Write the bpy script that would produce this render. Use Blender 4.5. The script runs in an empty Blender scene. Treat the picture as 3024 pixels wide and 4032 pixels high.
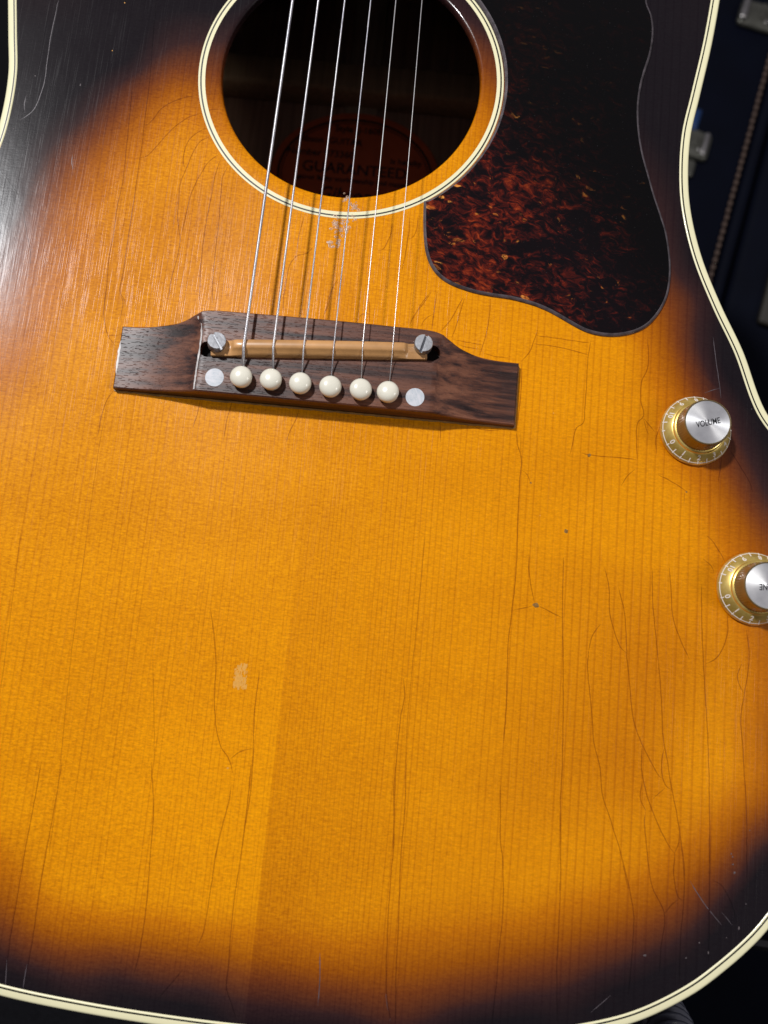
import bpy, math, random
import numpy as np
from mathutils import Vector, Matrix
from mathutils.geometry import delaunay_2d_cdt

random.seed(7); rng = np.random.default_rng(7)
SC = bpy.context.scene
COL = SC.collection

# ---------------------------------------------------------------- placement of the guitar (leans back on a stand)
LEAN = math.radians(25)
GUITAR = Matrix.Translation((0, 0, 0.24)) @ Matrix.Rotation(math.radians(90) - LEAN, 4, 'X')   # tail end of the body
HOLE = GUITAR @ Matrix.Translation((0, 0.346, 0))                                             # sound hole centre

# ---------------------------------------------------------------- camera
cam_d = bpy.data.cameras.new('camera'); cam = bpy.data.objects.new('camera', cam_d); COL.objects.link(cam)
cam_d.sensor_fit = 'VERTICAL'; cam_d.sensor_height = 36.0; cam_d.lens = 36 * 3240.48 / 4032
cam_d.clip_start = 0.01; cam_d.clip_end = 50
CR = [[0.995537, 0.094085, 0.007381], [0.093986, -0.981319, -0.16787], [-0.008551, 0.167814, -0.985782]]
CC = [31.575, -220.369, 289.782]
cl = Matrix.Identity(4)
for i in range(3):
    cl[i][0] = CR[0][i]; cl[i][1] = -CR[1][i]; cl[i][2] = -CR[2][i]; cl[i][3] = CC[i] * .001
cam.matrix_world = HOLE @ cl
cam_d.dof.use_dof = True; cam_d.dof.focus_distance = 0.302; cam_d.dof.aperture_fstop = 8.0
SC.camera = cam

# ---------------------------------------------------------------- world, lamps, exposure
w = bpy.data.worlds.new('World'); SC.world = w; w.use_nodes = True
w.node_tree.nodes['Background'].inputs[0].default_value = (.96, .90, 1.0, 1)
w.node_tree.nodes['Background'].inputs[1].default_value = 0.185
SC.view_settings.view_transform = 'Standard'; SC.view_settings.look = 'None'
SC.view_settings.exposure = 0; SC.view_settings.gamma = 1
SC.cycles.max_bounces = 8

def lamp(name, at_mm, aim_mm, watts, size, colour):
    d = bpy.data.lights.new(name, 'AREA'); d.shape = 'DISK'; d.size = size; d.energy = watts; d.color = colour
    o = bpy.data.objects.new(name, d); COL.objects.link(o)
    a = HOLE @ Vector([c * .001 for c in at_mm]); b = HOLE @ Vector([c * .001 for c in aim_mm])
    o.matrix_world = Matrix.Translation(a) @ (b - a).to_track_quat('-Z', 'Y').to_matrix().to_4x4()
    return o
lamp('ceiling_lamp', (-640, 500, 1400), (0, -150, 0), 24.3, 0.115, (.99, .98, .985))
lamp('side_lamp', (1000, -240, 820), (60, -170, 0), 3.4, 0.30, (1.0, .97, .93))

# ---------------------------------------------------------------- small helpers
MM = 0.001
def link(o, parent=None):
    COL.objects.link(o)
    if parent is not None: o.parent = parent
    return o
def empty(name, label=None, cat=None, parent=None, group=None):
    o = bpy.data.objects.new(name, None); o.empty_display_size = .02
    if label: o['label'] = label
    if cat: o['category'] = cat
    if group: o['group'] = group
    return link(o, parent)
def mesh(name, v, f, mat, parent=None, smooth=True, attrs=None, loc=None, label=None, kind=None, uv=None):
    me = bpy.data.meshes.new(name)
    v = np.asarray(v, float) * MM
    me.from_pydata([tuple(map(float, a)) for a in v], [], [tuple(int(i) for i in q) for q in f])
    me.materials.append(mat)
    if smooth: me.polygons.foreach_set('use_smooth', [True] * len(me.polygons))
    for k, a in (attrs or {}).items():
        at = me.attributes.new(k, 'FLOAT', 'POINT'); at.data.foreach_set('value', np.asarray(a, np.float32))
    me.update()
    o = bpy.data.objects.new(name, me)
    if loc is not None: o.location = [c * MM for c in loc]
    if label: o['label'] = label
    if kind: o['kind'] = kind
    return link(o, parent)
def sharp(o, deg=35):
    o.data.set_sharp_from_angle(angle=math.radians(deg)); return o
class Geo:
    """collects vertices and faces of one mesh"""
    def __init__(s): s.v = []; s.f = []; s.n = 0
    def add(s, v, f):
        s.v += [tuple(a) for a in v]; s.f += [tuple(i + s.n for i in q) for q in f]; s.n += len(v)
    def lathe(s, prof, n=48, c=(0, 0, 0), cap=True):
        v = []; f = []; m = len(prof)
        for k in range(n):
            a = 2 * math.pi * k / n
            for r, z in prof: v.append((c[0] + r * math.cos(a), c[1] + r * math.sin(a), c[2] + z))
        for k in range(n):
            for j in range(m - 1):
                a0 = k * m + j; b0 = ((k + 1) % n) * m + j
                f.append((a0, b0, b0 + 1, a0 + 1))
        if cap:
            if prof[-1][0] > 1e-6: f.append(tuple(k * m + m - 1 for k in range(n)))
            if prof[0][0] > 1e-6: f.append(tuple(k * m for k in reversed(range(n))))
        s.add(v, f)
    def tube(s, pts, rad, n=10, cap=True):
        pts = [Vector(q) for q in pts]; m = len(pts)
        rad = rad if hasattr(rad, '__len__') else [rad] * m
        v = []; f = []; up = None
        for i, q in enumerate(pts):
            t = (pts[min(i + 1, m - 1)] - pts[max(i - 1, 0)]).normalized()
            if up is None: up = t.orthogonal().normalized()
            up = (up - t * up.dot(t)).normalized(); sd = t.cross(up)
            for k in range(n):
                a = 2 * math.pi * k / n
                v.append(q + (up * math.cos(a) + sd * math.sin(a)) * rad[i])
        for i in range(m - 1):
            for k in range(n):
                a = i * n + k; b = i * n + (k + 1) % n
                f.append((a, b, b + n, a + n))
        if cap: f.append(tuple(reversed(range(n)))); f.append(tuple((m - 1) * n + k for k in range(n)))
        s.add(v, f)
    def box(s, lo, hi, bev=0.0, M=None):
        x0, y0, z0 = lo; x1, y1, z1 = hi; b = bev; v = []
        if b <= 0:
            v = [(x, y, z) for z in (z0, z1) for x, y in ((x0, y0), (x1, y0), (x1, y1), (x0, y1))]
            f = [(3, 2, 1, 0), (4, 5, 6, 7)] + [(k, (k + 1) % 4, (k + 1) % 4 + 4, k + 4) for k in range(4)]
        else:
            def ring(z, e, c):
                r = []
                for cx, cy, a0 in ((x1 - c, y1 - c, 0), (x0 + c, y1 - c, 90), (x0 + c, y0 + c, 180), (x1 - c, y0 + c, 270)):
                    for t in range(5):
                        a = math.radians(a0 + t * 22.5); r.append((cx + (c - e) * math.cos(a), cy + (c - e) * math.sin(a), z))
                return r
            c = b * 1.6; c = min(c, (x1 - x0) / 2.01, (y1 - y0) / 2.01)
            rs = [ring(z0, b, c), ring(z0 + b * .3, b * .3, c), ring(z0 + b, 0, c), ring(z1 - b, 0, c), ring(z1 - b * .3, b * .3, c), ring(z1, b, c)]
            n = 20; v = [q for r in rs for q in r]
            f = [tuple(reversed(range(n))), tuple(range(5 * n, 6 * n))]
            for i in range(5):
                for k in range(n): f.append((i * n + k, i * n + (k + 1) % n, (i + 1) * n + (k + 1) % n, (i + 1) * n + k))
        if M is not None: v = [M @ Vector(q) for q in v]
        s.add(v, f)
    def obj(s, name, mat, parent=None, **k): return mesh(name, s.v, s.f, mat, parent, **k)

def spline(pts, n, closed=False):
    P = np.asarray(pts, float); m = len(P); out = []
    segs = m if closed else m - 1
    d = np.sqrt(np.linalg.norm(np.roll(P, -1, 0) - P, axis=1)) + 1e-9        # centripetal
    for i in range(segs):
        p1 = P[i]; p2 = P[(i + 1) % m]
        p0 = P[i - 1] if closed or i > 0 else 2 * p1 - p2
        p3 = P[(i + 2) % m] if closed or i + 2 < m else 2 * p2 - p1
        d1 = d[i]; d0 = d[i - 1] if closed or i > 0 else d1; d2 = d[(i + 1) % m] if closed or i + 2 < m else d1
        t1 = ((p1 - p0) / d0 - (p2 - p0) / (d0 + d1) + (p2 - p1) / d1) * d1
        t2 = ((p2 - p1) / d1 - (p3 - p1) / (d1 + d2) + (p3 - p2) / d2) * d1
        for t in np.arange(n) / n:
            h = (2*t**3-3*t*t+1, t**3-2*t*t+t, -2*t**3+3*t*t, t**3-t*t)
            out.append(h[0]*p1 + h[1]*t1 + h[2]*p2 + h[3]*t2)
    if not closed: out.append(P[-1])
    return np.array(out)
def resample(P, n, closed=True):
    Q = np.vstack([P, P[:1]]) if closed else P
    s = np.r_[0, np.cumsum(np.linalg.norm(np.diff(Q, axis=0), axis=1))]
    t = np.linspace(0, s[-1], n + (1 if closed else 0)); 
    R = np.stack([np.interp(t, s, Q[:, k]) for k in range(2)], 1)
    return R[:-1] if closed else R
def normals2(P, closed=True):
    T = np.roll(P, -1, 0) - np.roll(P, 1, 0)
    if not closed: T[0] = P[1] - P[0]; T[-1] = P[-1] - P[-2]
    T /= np.linalg.norm(T, axis=1)[:, None] + 1e-12
    return np.stack([T[:, 1], -T[:, 0]], 1)              # right of travel = outward for a CCW loop
def inside(P, q):
    x, y = q[:, 0][:, None], q[:, 1][:, None]; a = P; b = np.roll(P, -1, 0)
    c = ((a[:, 1] > y) != (b[:, 1] > y)) & (x < (b[:, 0]-a[:, 0]) * (y-a[:, 1]) / (b[:, 1]-a[:, 1] + 1e-12) + a[:, 0])
    return (c.sum(1) % 2) == 1
def fill(loop, step, holes=()):
    """triangulated polygon with inner points; the first len(loop) vertices are the loop, then the holes"""
    L = [np.asarray(loop)] + [np.asarray(h) for h in holes]
    lo, hi = L[0].min(0), L[0].max(0)
    g = np.stack(np.meshgrid(np.arange(lo[0], hi[0], step), np.arange(lo[1], hi[1], step)), -1).reshape(-1, 2)
    g = g + rng.uniform(-.15, .15, g.shape) * step
    k = inside(L[0], g)
    B = np.vstack(L)
    dist = np.min(np.linalg.norm(g[:, None] - B[None], axis=2), axis=1)
    k &= dist > step * .55
    for h in L[1:]: k &= ~inside(h, g)
    P = np.vstack([B, g[k]]); E = []; n0 = 0
    for l in L:
        E += [(n0 + i, n0 + (i + 1) % len(l)) for i in range(len(l))]; n0 += len(l)
    v, _, f, ov, _, _ = delaunay_2d_cdt([Vector(a) for a in P], E, [], 0, 1e-6)
    v = np.array([tuple(a) for a in v]); f = np.array([t for t in f])
    c = v[f].mean(1); k = inside(L[0], c)
    for h in L[1:]: k &= ~inside(h, c)
    f = f[k]; fix = []
    for t in f:
        a, b, c = v[t]
        fix.append(tuple(t) if (b[0]-a[0])*(c[1]-a[1]) - (b[1]-a[1])*(c[0]-a[0]) > 0 else tuple(t[::-1]))
    idx = {}                                              # input order of loop vertices
    for i, o in enumerate(ov):
        for q in o: idx[q] = i
    return v, fix, [idx[i] for i in range(len(B))]

# ---------------------------------------------------------------- node helper
class M:
    def __init__(s, name):
        s.m = bpy.data.materials.new(name); s.m.use_nodes = True; s.t = s.m.node_tree
        s.b = s.t.nodes['Principled BSDF']
    def n(s, typ, props=None, **ins):
        nd = s.t.nodes.new(typ)
        for k, v in (props or {}).items(): setattr(nd, k, v)
        for k, v in ins.items():
            key = int(k[1:]) if k[0] == '_' and k[1:].isdigit() else k.replace('_', ' ')
            s.set(nd.inputs[key], v)
        return nd
    def set(s, sock, v):
        if isinstance(v, bpy.types.NodeSocket): s.t.links.new(v, sock)
        elif isinstance(v, bpy.types.Node): s.t.links.new(v.outputs[0], sock)
        else:
            if hasattr(sock.default_value, '__len__') and len(sock.default_value) == 4 and len(v) == 3: v = (*v, 1)
            sock.default_value = v
    def p(s, **k):
        for a, v in k.items(): s.set(s.b.inputs[a.replace('_', ' ')], v)
        return s.m
    def math(s, op, a, b=0.0, c=0.0, clamp=False): return s.n('ShaderNodeMath', dict(operation=op, use_clamp=clamp), _0=a, _1=b, _2=c)
    def mix(s, f, a, b, mode='MIX'):
        nd = s.t.nodes.new('ShaderNodeMix'); nd.data_type = 'RGBA'; nd.blend_type = mode
        s.set(nd.inputs[0], f); s.set(nd.inputs[6], a); s.set(nd.inputs[7], b); return nd.outputs[2]
    def ramp(s, f, stops, interp='LINEAR'):
        nd = s.n('ShaderNodeValToRGB', None, Fac=f); r = nd.color_ramp; r.interpolation = interp
        while len(r.elements) < len(stops): r.elements.new(.5)
        for e, (q, c) in zip(r.elements, stops): e.position = q; e.color = (*c, 1) if hasattr(c, '__len__') else (c, c, c, 1)
        return nd.outputs[0]
    def smooth(s, x, a, b, lo=0.0, hi=1.0):
        return s.n('ShaderNodeMapRange', dict(interpolation_type='SMOOTHSTEP'), _0=x, _1=a, _2=b, _3=lo, _4=hi)
    def noise(s, vec, scale, detail=2.0, rough=.5, dist=0.0): return s.n('ShaderNodeTexNoise', None, Vector=vec, Scale=scale, Detail=detail, Roughness=rough, Distortion=dist)
    def obj(s, sc=(1000, 1000, 1000), rot=(0, 0, 0)):
        c = s.n('ShaderNodeTexCoord'); return s.n('ShaderNodeMapping', None, Vector=c.outputs['Object'], Scale=sc, Rotation=rot)
    def bump(s, h, dist, strength=1.0, normal=None):
        nd = s.n('ShaderNodeBump', None, Height=h, Distance=dist, Strength=strength)
        if normal is not None: s.set(nd.inputs['Normal'], normal)
        return nd
    def attr(s, name): return s.n('ShaderNodeAttribute', dict(attribute_name=name)).outputs['Fac']

BURST_STOPS = [(0.0, (.0088, .0062, .0085)), (.08, (.036, .0140, .0135)), (.15, (.092, .025, .011)), (.28, (.185, .044, .007)), (.47, (.345, .090, .0010)), (.77, (.57, .172, .0003)), (1.0, (.80, .293, .0002))]  # dark stops also carry a painted purplish reflection of the room

def spruce_material():
    m = M('sunburst_lacquered_spruce')
    mm = m.obj(); xyz = m.n('ShaderNodeSeparateXYZ', None, Vector=mm); X, Y = xyz.outputs[0], xyz.outputs[1]
    burst = m.attr('burst'); crack = m.attr('crack')
    wob = m.noise(m.obj((9, 4, 9)), 1.0, 2); wob2 = m.noise(m.obj((60, 12, 60)), 1.0, 1)
    b2 = m.math('MULTIPLY_ADD', m.math('SUBTRACT', wob, .5), m.math('MULTIPLY', m.math('MULTIPLY', burst, m.math('SUBTRACT', 1.0, burst)), .5), burst)
    base = m.ramp(b2, BURST_STOPS)
    # growth rings: closer together at the seam, wider towards the edges
    xw = m.math('MULTIPLY_ADD', m.math('SUBTRACT', wob, .5), 2.2, m.math('MULTIPLY_ADD', m.math('SUBTRACT', wob2, .5), .6, X))
    ax = m.math('ABSOLUTE', xw)
    ph = m.math('MULTIPLY', m.math('LOGARITHM', m.math('ADD', m.math('DIVIDE', ax, 75.0), 1.0), math.e), 62.0)
    cell = m.math('FLOOR', ph); fr = m.math('FRACT', ph)
    sgn = m.math('MULTIPLY', m.math('SIGN', xw), 500.0)
    rnd = m.n('ShaderNodeTexWhiteNoise', dict(noise_dimensions='1D'), W=m.math('ADD', cell, sgn))
    line = m.math('MULTIPLY', m.smooth(fr, .60, .88), m.smooth(fr, .88, 1.0, 1.0, 0.0))
    brk = m.noise(m.obj((900, 35, 900)), 1.0, 3, .65)
    line = m.math('MULTIPLY', line, m.math('MULTIPLY', m.smooth(rnd, .0, 1.0, .45, 1.0), m.smooth(brk, .25, .6, .55, 1.0)))
    # silk: short cross flecks
    silk = m.noise(m.obj((750, 1500, 900)), 1.0, 2, .65); silk2 = m.noise(m.obj((260, 1000, 320), (0, 0, .25)), 1.0, 3, .65)
    fibre = m.noise(m.obj((1500, 70, 900)), 1.0, 2, .6)
    fleck = m.math('MULTIPLY_ADD', m.math('SUBTRACT', silk2, .5), .8, m.math('MULTIPLY_ADD', m.math('SUBTRACT', fibre, .5), .25, m.math('SUBTRACT', silk, .5)))
    blotch = m.noise(m.obj((16, 42, 22)), 1.0, 4)
    # book-matched halves reflect differently next to the seam
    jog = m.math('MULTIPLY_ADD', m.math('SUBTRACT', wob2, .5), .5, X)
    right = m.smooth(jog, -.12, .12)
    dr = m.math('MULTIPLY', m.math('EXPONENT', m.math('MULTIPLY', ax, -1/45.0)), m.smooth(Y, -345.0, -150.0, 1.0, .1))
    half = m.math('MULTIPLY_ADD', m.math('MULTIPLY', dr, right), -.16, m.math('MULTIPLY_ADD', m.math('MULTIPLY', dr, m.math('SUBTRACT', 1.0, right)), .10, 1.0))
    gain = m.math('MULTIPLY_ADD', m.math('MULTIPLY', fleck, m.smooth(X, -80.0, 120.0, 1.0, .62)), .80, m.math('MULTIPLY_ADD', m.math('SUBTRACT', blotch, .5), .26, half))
    gain = m.math('MULTIPLY', gain, m.math('SUBTRACT', 1.0, m.math('MULTIPLY', line, .20)))
    col = m.mix(1.0, base, m.n('ShaderNodeCombineXYZ', None, _0=gain, _1=m.math('POWER', gain, 1.4), _2=gain), 'MULTIPLY')
    dark = m.mix(1.0, col, (.30, .16, .2), 'MULTIPLY')
    col = m.mix(crack, col, dark)
    # fine relief: grain, orange-peel lacquer, cloth scratches
    scr1 = m.noise(m.obj((2600, 38, 900), (0, 0, -.10)), 1.0, 1, .5); scr2 = m.noise(m.obj((3200, 30, 900), (0, 0, .32)), 1.0, 1, .5)
    scr = m.math('ADD', m.smooth(scr1, .60, .72), m.smooth(scr2, .62, .74))
    h = m.math('MULTIPLY_ADD', fleck, .5, m.math('MULTIPLY', line, -.4))
    bn = m.bump(h, .000016, 1.0)
    peel = m.noise(m.obj((120, 60, 120)), 1.0, 3)
    bn2 = m.bump(peel, .00006, 1.0, bn)
    bn3 = m.bump(scr, .000009, 1.0, bn2)
    # tilt added to the normals to move the lamp glare towards the left edge
    def softplus(x0): return m.math('LOGARITHM', m.math('ADD', m.math('EXPONENT', m.math('MULTIPLY', m.math('ADD', X, x0), -.1)), 1.0), math.e)
    glare_tilt = m.math('MULTIPLY_ADD', softplus(55.0), 1.4, m.math('MULTIPLY', softplus(122.0), -.5))
    bn3 = m.bump(glare_tilt, .001, 1.0, bn3); bn4 = m.bump(glare_tilt, .001, 1.0, m.bump(peel, .00003))
    rough = m.math('MULTIPLY_ADD', scr, .10, m.math('MULTIPLY_ADD', blotch, .05, .195))
    return m.p(Base_Color=col, Roughness=rough, Specular_IOR_Level=.20, Normal=bn3, Coat_Weight=.14, Coat_Roughness=.055, Coat_Normal=bn4)

def tortoise_material():
    m = M('tortoiseshell_celluloid'); v = m.obj((1000, 1000, 1000), (0, 0, .35))
    burst = m.attr('burst')
    dv = m.noise(v, .09, 3); 
    vv = m.n('ShaderNodeVectorMath', dict(operation='MULTIPLY_ADD'), _0=dv.outputs[1], _1=(8, 8, 0), _2=v)
    sx = m.n('ShaderNodeMapping', None, Vector=vv, Scale=(.15, .25, .2))
    a = m.noise(sx, 1.7, 9, .66, .7); big = m.noise(v, .035, 3)
    sx2 = m.n('ShaderNodeMapping', None, Vector=vv, Scale=(.26, .55, .2), Location=(7, 3, 0)); fl = m.noise(sx2, 1.0, 5, .6, .4)
    fib = m.n('ShaderNodeTexNoise', dict(noise_type='RIDGED_MULTIFRACTAL'), Vector=m.n('ShaderNodeMapping', None, Vector=vv, Scale=(.10, .17, .2)), Scale=1.0, Detail=7.0, Roughness=.55, Lacunarity=2.1)
    amt = m.math('MULTIPLY_ADD', m.math('SUBTRACT', big, .5), .45, m.math('MULTIPLY_ADD', m.math('SUBTRACT', fib, .5), .10, a))
    gx = m.n('ShaderNodeSeparateXYZ', None, Vector=m.obj())
    amt = m.math('ADD', amt, m.smooth(gx.outputs[0], 55.0, 125.0, .03, -.075))
    c = m.ramp(amt, [(.40, (.0028, .0011, .002)), (.47, (.014, .0022, .0026)), (.54, (.050, .0050, .0032)), (.62, (.145, .0145, .0045)), (.74, (.34, .055, .009))])
    vo = m.n('ShaderNodeTexVoronoi', None, Vector=m.n('ShaderNodeMapping', None, Vector=vv, Scale=(.13, .26, .2), Rotation=(0, 0, .3)), Scale=1.5)
    sel = m.n('ShaderNodeSeparateXYZ', None, Vector=vo.outputs['Color'])
    rr = m.math('MULTIPLY', m.smooth(sel.outputs[0], .30, 1.0), .36)
    spot = m.smooth(m.math('SUBTRACT', m.math('MULTIPLY_ADD', m.math('SUBTRACT', fl, .5), .5, vo.outputs['Distance']), rr), -.10, .04, 1.0, 0.0)
    f = m.math('MULTIPLY', m.math('MULTIPLY', spot, m.smooth(sel.outputs[0], .30, .36)), m.smooth(amt, .45, .60))
    c = m.mix(f, c, m.ramp(fl, [(.35, (.38, .085, .012)), (.6, (.80, .33, .06))]))
    hole = m.math('MULTIPLY', m.smooth(vo.outputs['Distance'], .10, .24, 1.0, 0.0), m.smooth(sel.outputs[1], .74, .80))
    c = m.mix(m.math('MULTIPLY', m.math('MULTIPLY', hole, m.math('SUBTRACT', 1.0, f)), .9), c, (.004, .0015, .002))
    under = m.math('POWER', m.smooth(burst, .0, .85, .10, 1.1), 1.35)
    c = m.mix(1.0, c, m.n('ShaderNodeCombineXYZ', None, _0=under, _1=under, _2=under), 'MULTIPLY')
    bn = m.bump(m.noise(m.obj((60, 60, 60)), 1.0, 2), .00012)
    dust = m.math('MULTIPLY', m.smooth(m.noise(m.obj(), 1.4, 2, .7), .70, .76), .06)
    c = m.mix(dust, c, (.5, .48, .5))
    return m.p(Base_Color=c, Roughness=.12, Specular_IOR_Level=.36, Normal=bn)

def rosewood_material():
    m = M('rosewood'); 
    wv = m.noise(m.obj((25, 60, 25)), 1.0, 2)
    c0 = m.obj((16, 420, 420)); g = m.noise(c0, 1.0, 5, .65, .4)
    c1 = m.n('ShaderNodeMapping', None, Vector=m.obj(), Scale=(.010, .24, .24), Rotation=(0, 0, .04)); band = m.noise(c1, 1.0, 4, .6, .25)
    c = m.ramp(m.math('MULTIPLY_ADD', m.math('SUBTRACT', g, .5), .7, band), [(.30, (.014, .007, .007)), (.42, (.045, .019, .015)), (.54, (.118, .045, .027)), (.70, (.21, .084, .047))])
    pore = m.smooth(m.noise(m.obj((420, 3200, 3200)), 1.0, 1), .60, .70)
    c = m.mix(m.math('MULTIPLY', pore, .2), c, (.012, .008, .009))
    bn = m.bump(m.math('SUBTRACT', m.math('MULTIPLY', g, .4), m.math('MULTIPLY', pore, .8)), .00006)
    return m.p(Base_Color=c, Roughness=m.math('MULTIPLY_ADD', pore, .15, .37), Specular_IOR_Level=.34, Normal=bn)

def plain(name, col, rough=.4, metal=0.0, spec=.5, coat=0.0, var=0.0, vscale=100.0, bump=0.0, bscale=400.0):
    m = M(name); c = col
    if var:
        nz = m.noise(m.obj((vscale,) * 3), 1.0, 4, .6)
        c = m.mix(1.0, (*col, 1), m.ramp(nz, [(.25, 1 - var), (.75, 1 + var)]), 'MULTIPLY')
    k = dict(Base_Color=c, Roughness=rough, Metallic=metal, Specular_IOR_Level=spec, Coat_Weight=coat, Coat_Roughness=.08)
    if bump: k['Normal'] = m.bump(m.noise(m.obj((bscale,) * 3), 1.0, 3), bump)
    return m.p(**k)

def pearl_material():
    m = M('mother_of_pearl'); n = m.noise(m.obj((260, 700, 260), (0, 0, .6)), 1.0, 4, .6, 1.2)
    c = m.ramp(n, [(.25, (.42, .47, .55)), (.45, (.58, .62, .66)), (.6, (.70, .70, .74)), (.75, (.55, .66, .74))])
    return m.p(Base_Color=c, Roughness=.40, Metallic=0.0, Specular_IOR_Level=.25, Coat_Weight=.08, Coat_Roughness=.15)
def wound_material(pitch):
    m = M('wound_string'); x = m.n('ShaderNodeSeparateXYZ', None, Vector=m.obj())
    h = m.math('SINE', m.math('MULTIPLY', m.math('ADD', x.outputs[1], m.math('MULTIPLY', x.outputs[0], .4)), 2 * math.pi / pitch))
    c = m.ramp(m.noise(m.obj((300, 60, 300)), 1.0, 3), [(.3, (.45, .45, .50)), (.7, (.82, .81, .82))])
    return m.p(Base_Color=c, Metallic=.85, Roughness=.38, Normal=m.bump(h, .00006, .35))
def brushed_cap_material():
    m = M('spun_aluminium'); x = m.n('ShaderNodeSeparateXYZ', None, Vector=m.obj())
    r = m.math('SQRT', m.math('ADD', m.math('POWER', x.outputs[0], 2.0), m.math('POWER', x.outputs[1], 2.0)))
    n1 = m.n('ShaderNodeTexNoise', dict(noise_dimensions='1D'), W=r, Scale=5.0, Detail=2.0)
    t = m.n('ShaderNodeTangent', dict(direction_type='RADIAL', axis='Z'))
    dirt = m.noise(m.obj((300,) * 3), 1.0, 4)
    c = m.ramp(dirt, [(.3, (.78, .79, .81)), (.7, (.95, .96, .97))])
    return m.p(Base_Color=c, Metallic=.8, Roughness=m.math('MULTIPLY_ADD', n1, .12, .34), Anisotropic=.8, Anisotropic_Rotation=.25, Tangent=t)
def inside_wood(name, a, b):
    m = M(name); g = m.noise(m.obj((420, 14, 420)), 1.0, 4, .6)
    return m.p(Base_Color=m.ramp(g, [(.3, a), (.7, b)]), Roughness=.7, Specular_IOR_Level=.25)
def tolex_material():
    m = M('navy_tolex'); n = m.noise(m.obj((900,) * 3), 1.0, 3); n2 = m.noise(m.obj((18,) * 3), 1.0, 3)
    c = m.ramp(n2, [(.3, (.0007, .0013, .0048)), (.7, (.0012, .0023, .0078))])
    return m.p(Base_Color=c, Roughness=.7, Specular_IOR_Level=.08, Normal=m.bump(n, .00025))

MT = dict(
    top=spruce_material(), guard=tortoise_material(), rose=rosewood_material(), pearl=pearl_material(), cap=brushed_cap_material(), tolex=tolex_material(),
    cream=plain('cream_binding', (.93, .885, .57), .28, coat=.3, var=.06, vscale=25), black=plain('black_fibre', (.008, .008, .007), .4),
    ivory=plain('ivory_pin_plastic', (.86, .83, .70), .26, coat=.3, var=.05, vscale=120), tan=plain('aged_tan_saddle', (.57, .30, .115), .34, coat=.2, var=.26, vscale=90),
    zinc=plain('zinc_screw', (.42, .43, .45), .48, metal=1.0, var=.25, vscale=500, bump=.00005, bscale=900), darkhole=plain('shadowed_slot', (.004, .003, .003), .8),
    plainwire=plain('plain_steel', (.74, .73, .72), .36, metal=.85), gold=None,
    ink=plain('black_ink', (.01, .01, .012), .5), numeral=plain('white_dial_print', (.86, .78, .68), .4), 
    mahog=plain('dark_mahogany', (.035, .012, .007), .25, coat=.5, var=.3, vscale=60), backw=inside_wood('back_wood_inside', (.22, .12, .08), (.38, .22, .145)),
    brace=inside_wood('spruce_brace', (.26, .165, .09), (.40, .26, .15)), strip=inside_wood('centre_strip', (.28, .18, .12), (.40, .28, .19)),
    label=plain('orange_paper', (.58, .11, .038), .8, spec=.2, var=.1, vscale=80), wear=plain('bare_wear', (.10, .08, .085), .45, var=.3, vscale=700),
    craze=plain('flaked_lacquer', (.66, .44, .30), .35, var=.35, vscale=900), scuff=plain('tan_scuff', (.76, .36, .045), .5, var=.15, vscale=600),
    pit=plain('exposed_pit', (.26, .14, .04), .8, spec=.08, var=.7, vscale=900), hair=plain('hairline_scratch', (.09, .075, .085), .4, var=.5, vscale=300),
    edge=plain('worn_white_edge', (.60, .57, .55), .4, var=.4, vscale=500),
    guardedge=plain('worn_guard_edge', (.105, .09, .10), .38, var=.7, vscale=300), ridge=plain('glue_line', (.34, .17, .045), .4, var=.4, vscale=300),
    rubber=plain('black_ribbed_rubber', (.075, .08, .11), .20, spec=1.0), tube=plain('black_enamel_tube', (.010, .010, .011), .18, coat=.6),
    nickel=plain('tarnished_nickel', (.40, .39, .38), .32, metal=1.0, var=.3, vscale=90), nickel2=plain('dull_pewter', (.10, .10, .085), .38, metal=.7, var=.4, vscale=80),
    stitch=plain('brown_cord_stitch', (.075, .045, .033), .7, var=.3, vscale=200), brass=plain('brown_leather', (.012, .009, .0045), .6, var=.4, vscale=60),
    blue=plain('bright_blue_trim', (.003, .03, .12), .5), carpet=plain('charcoal_carpet', (.008, .008, .010), .95, spec=.1, var=.3, vscale=200, bump=.001, bscale=500),
    wall=plain('dark_wall', (.012, .012, .014), .9, spec=.1, var=.2, vscale=4), fret=plain('nickel_fret', (.6, .6, .6), .25, metal=1.0),
)
def gold_material():
    m = M('gold_back_painted_plastic'); nz = m.noise(m.obj((260,) * 3), 1.0, 4, .6)
    c = m.ramp(nz, [(.3, (.64, .42, .075)), (.7, (.92, .69, .21))])
    return m.p(Base_Color=c, Metallic=.62, Roughness=.33, Coat_Weight=1.0, Coat_Roughness=.04, Coat_IOR=1.5)
MT['gold'] = gold_material(); MT['shaded_gold'] = plain('shaded_gold_plastic', (.20, .14, .055), .22, metal=.25, coat=.8, var=.3, vscale=200)  # darker wall copy of the gold plastic, its shade painted in

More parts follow.
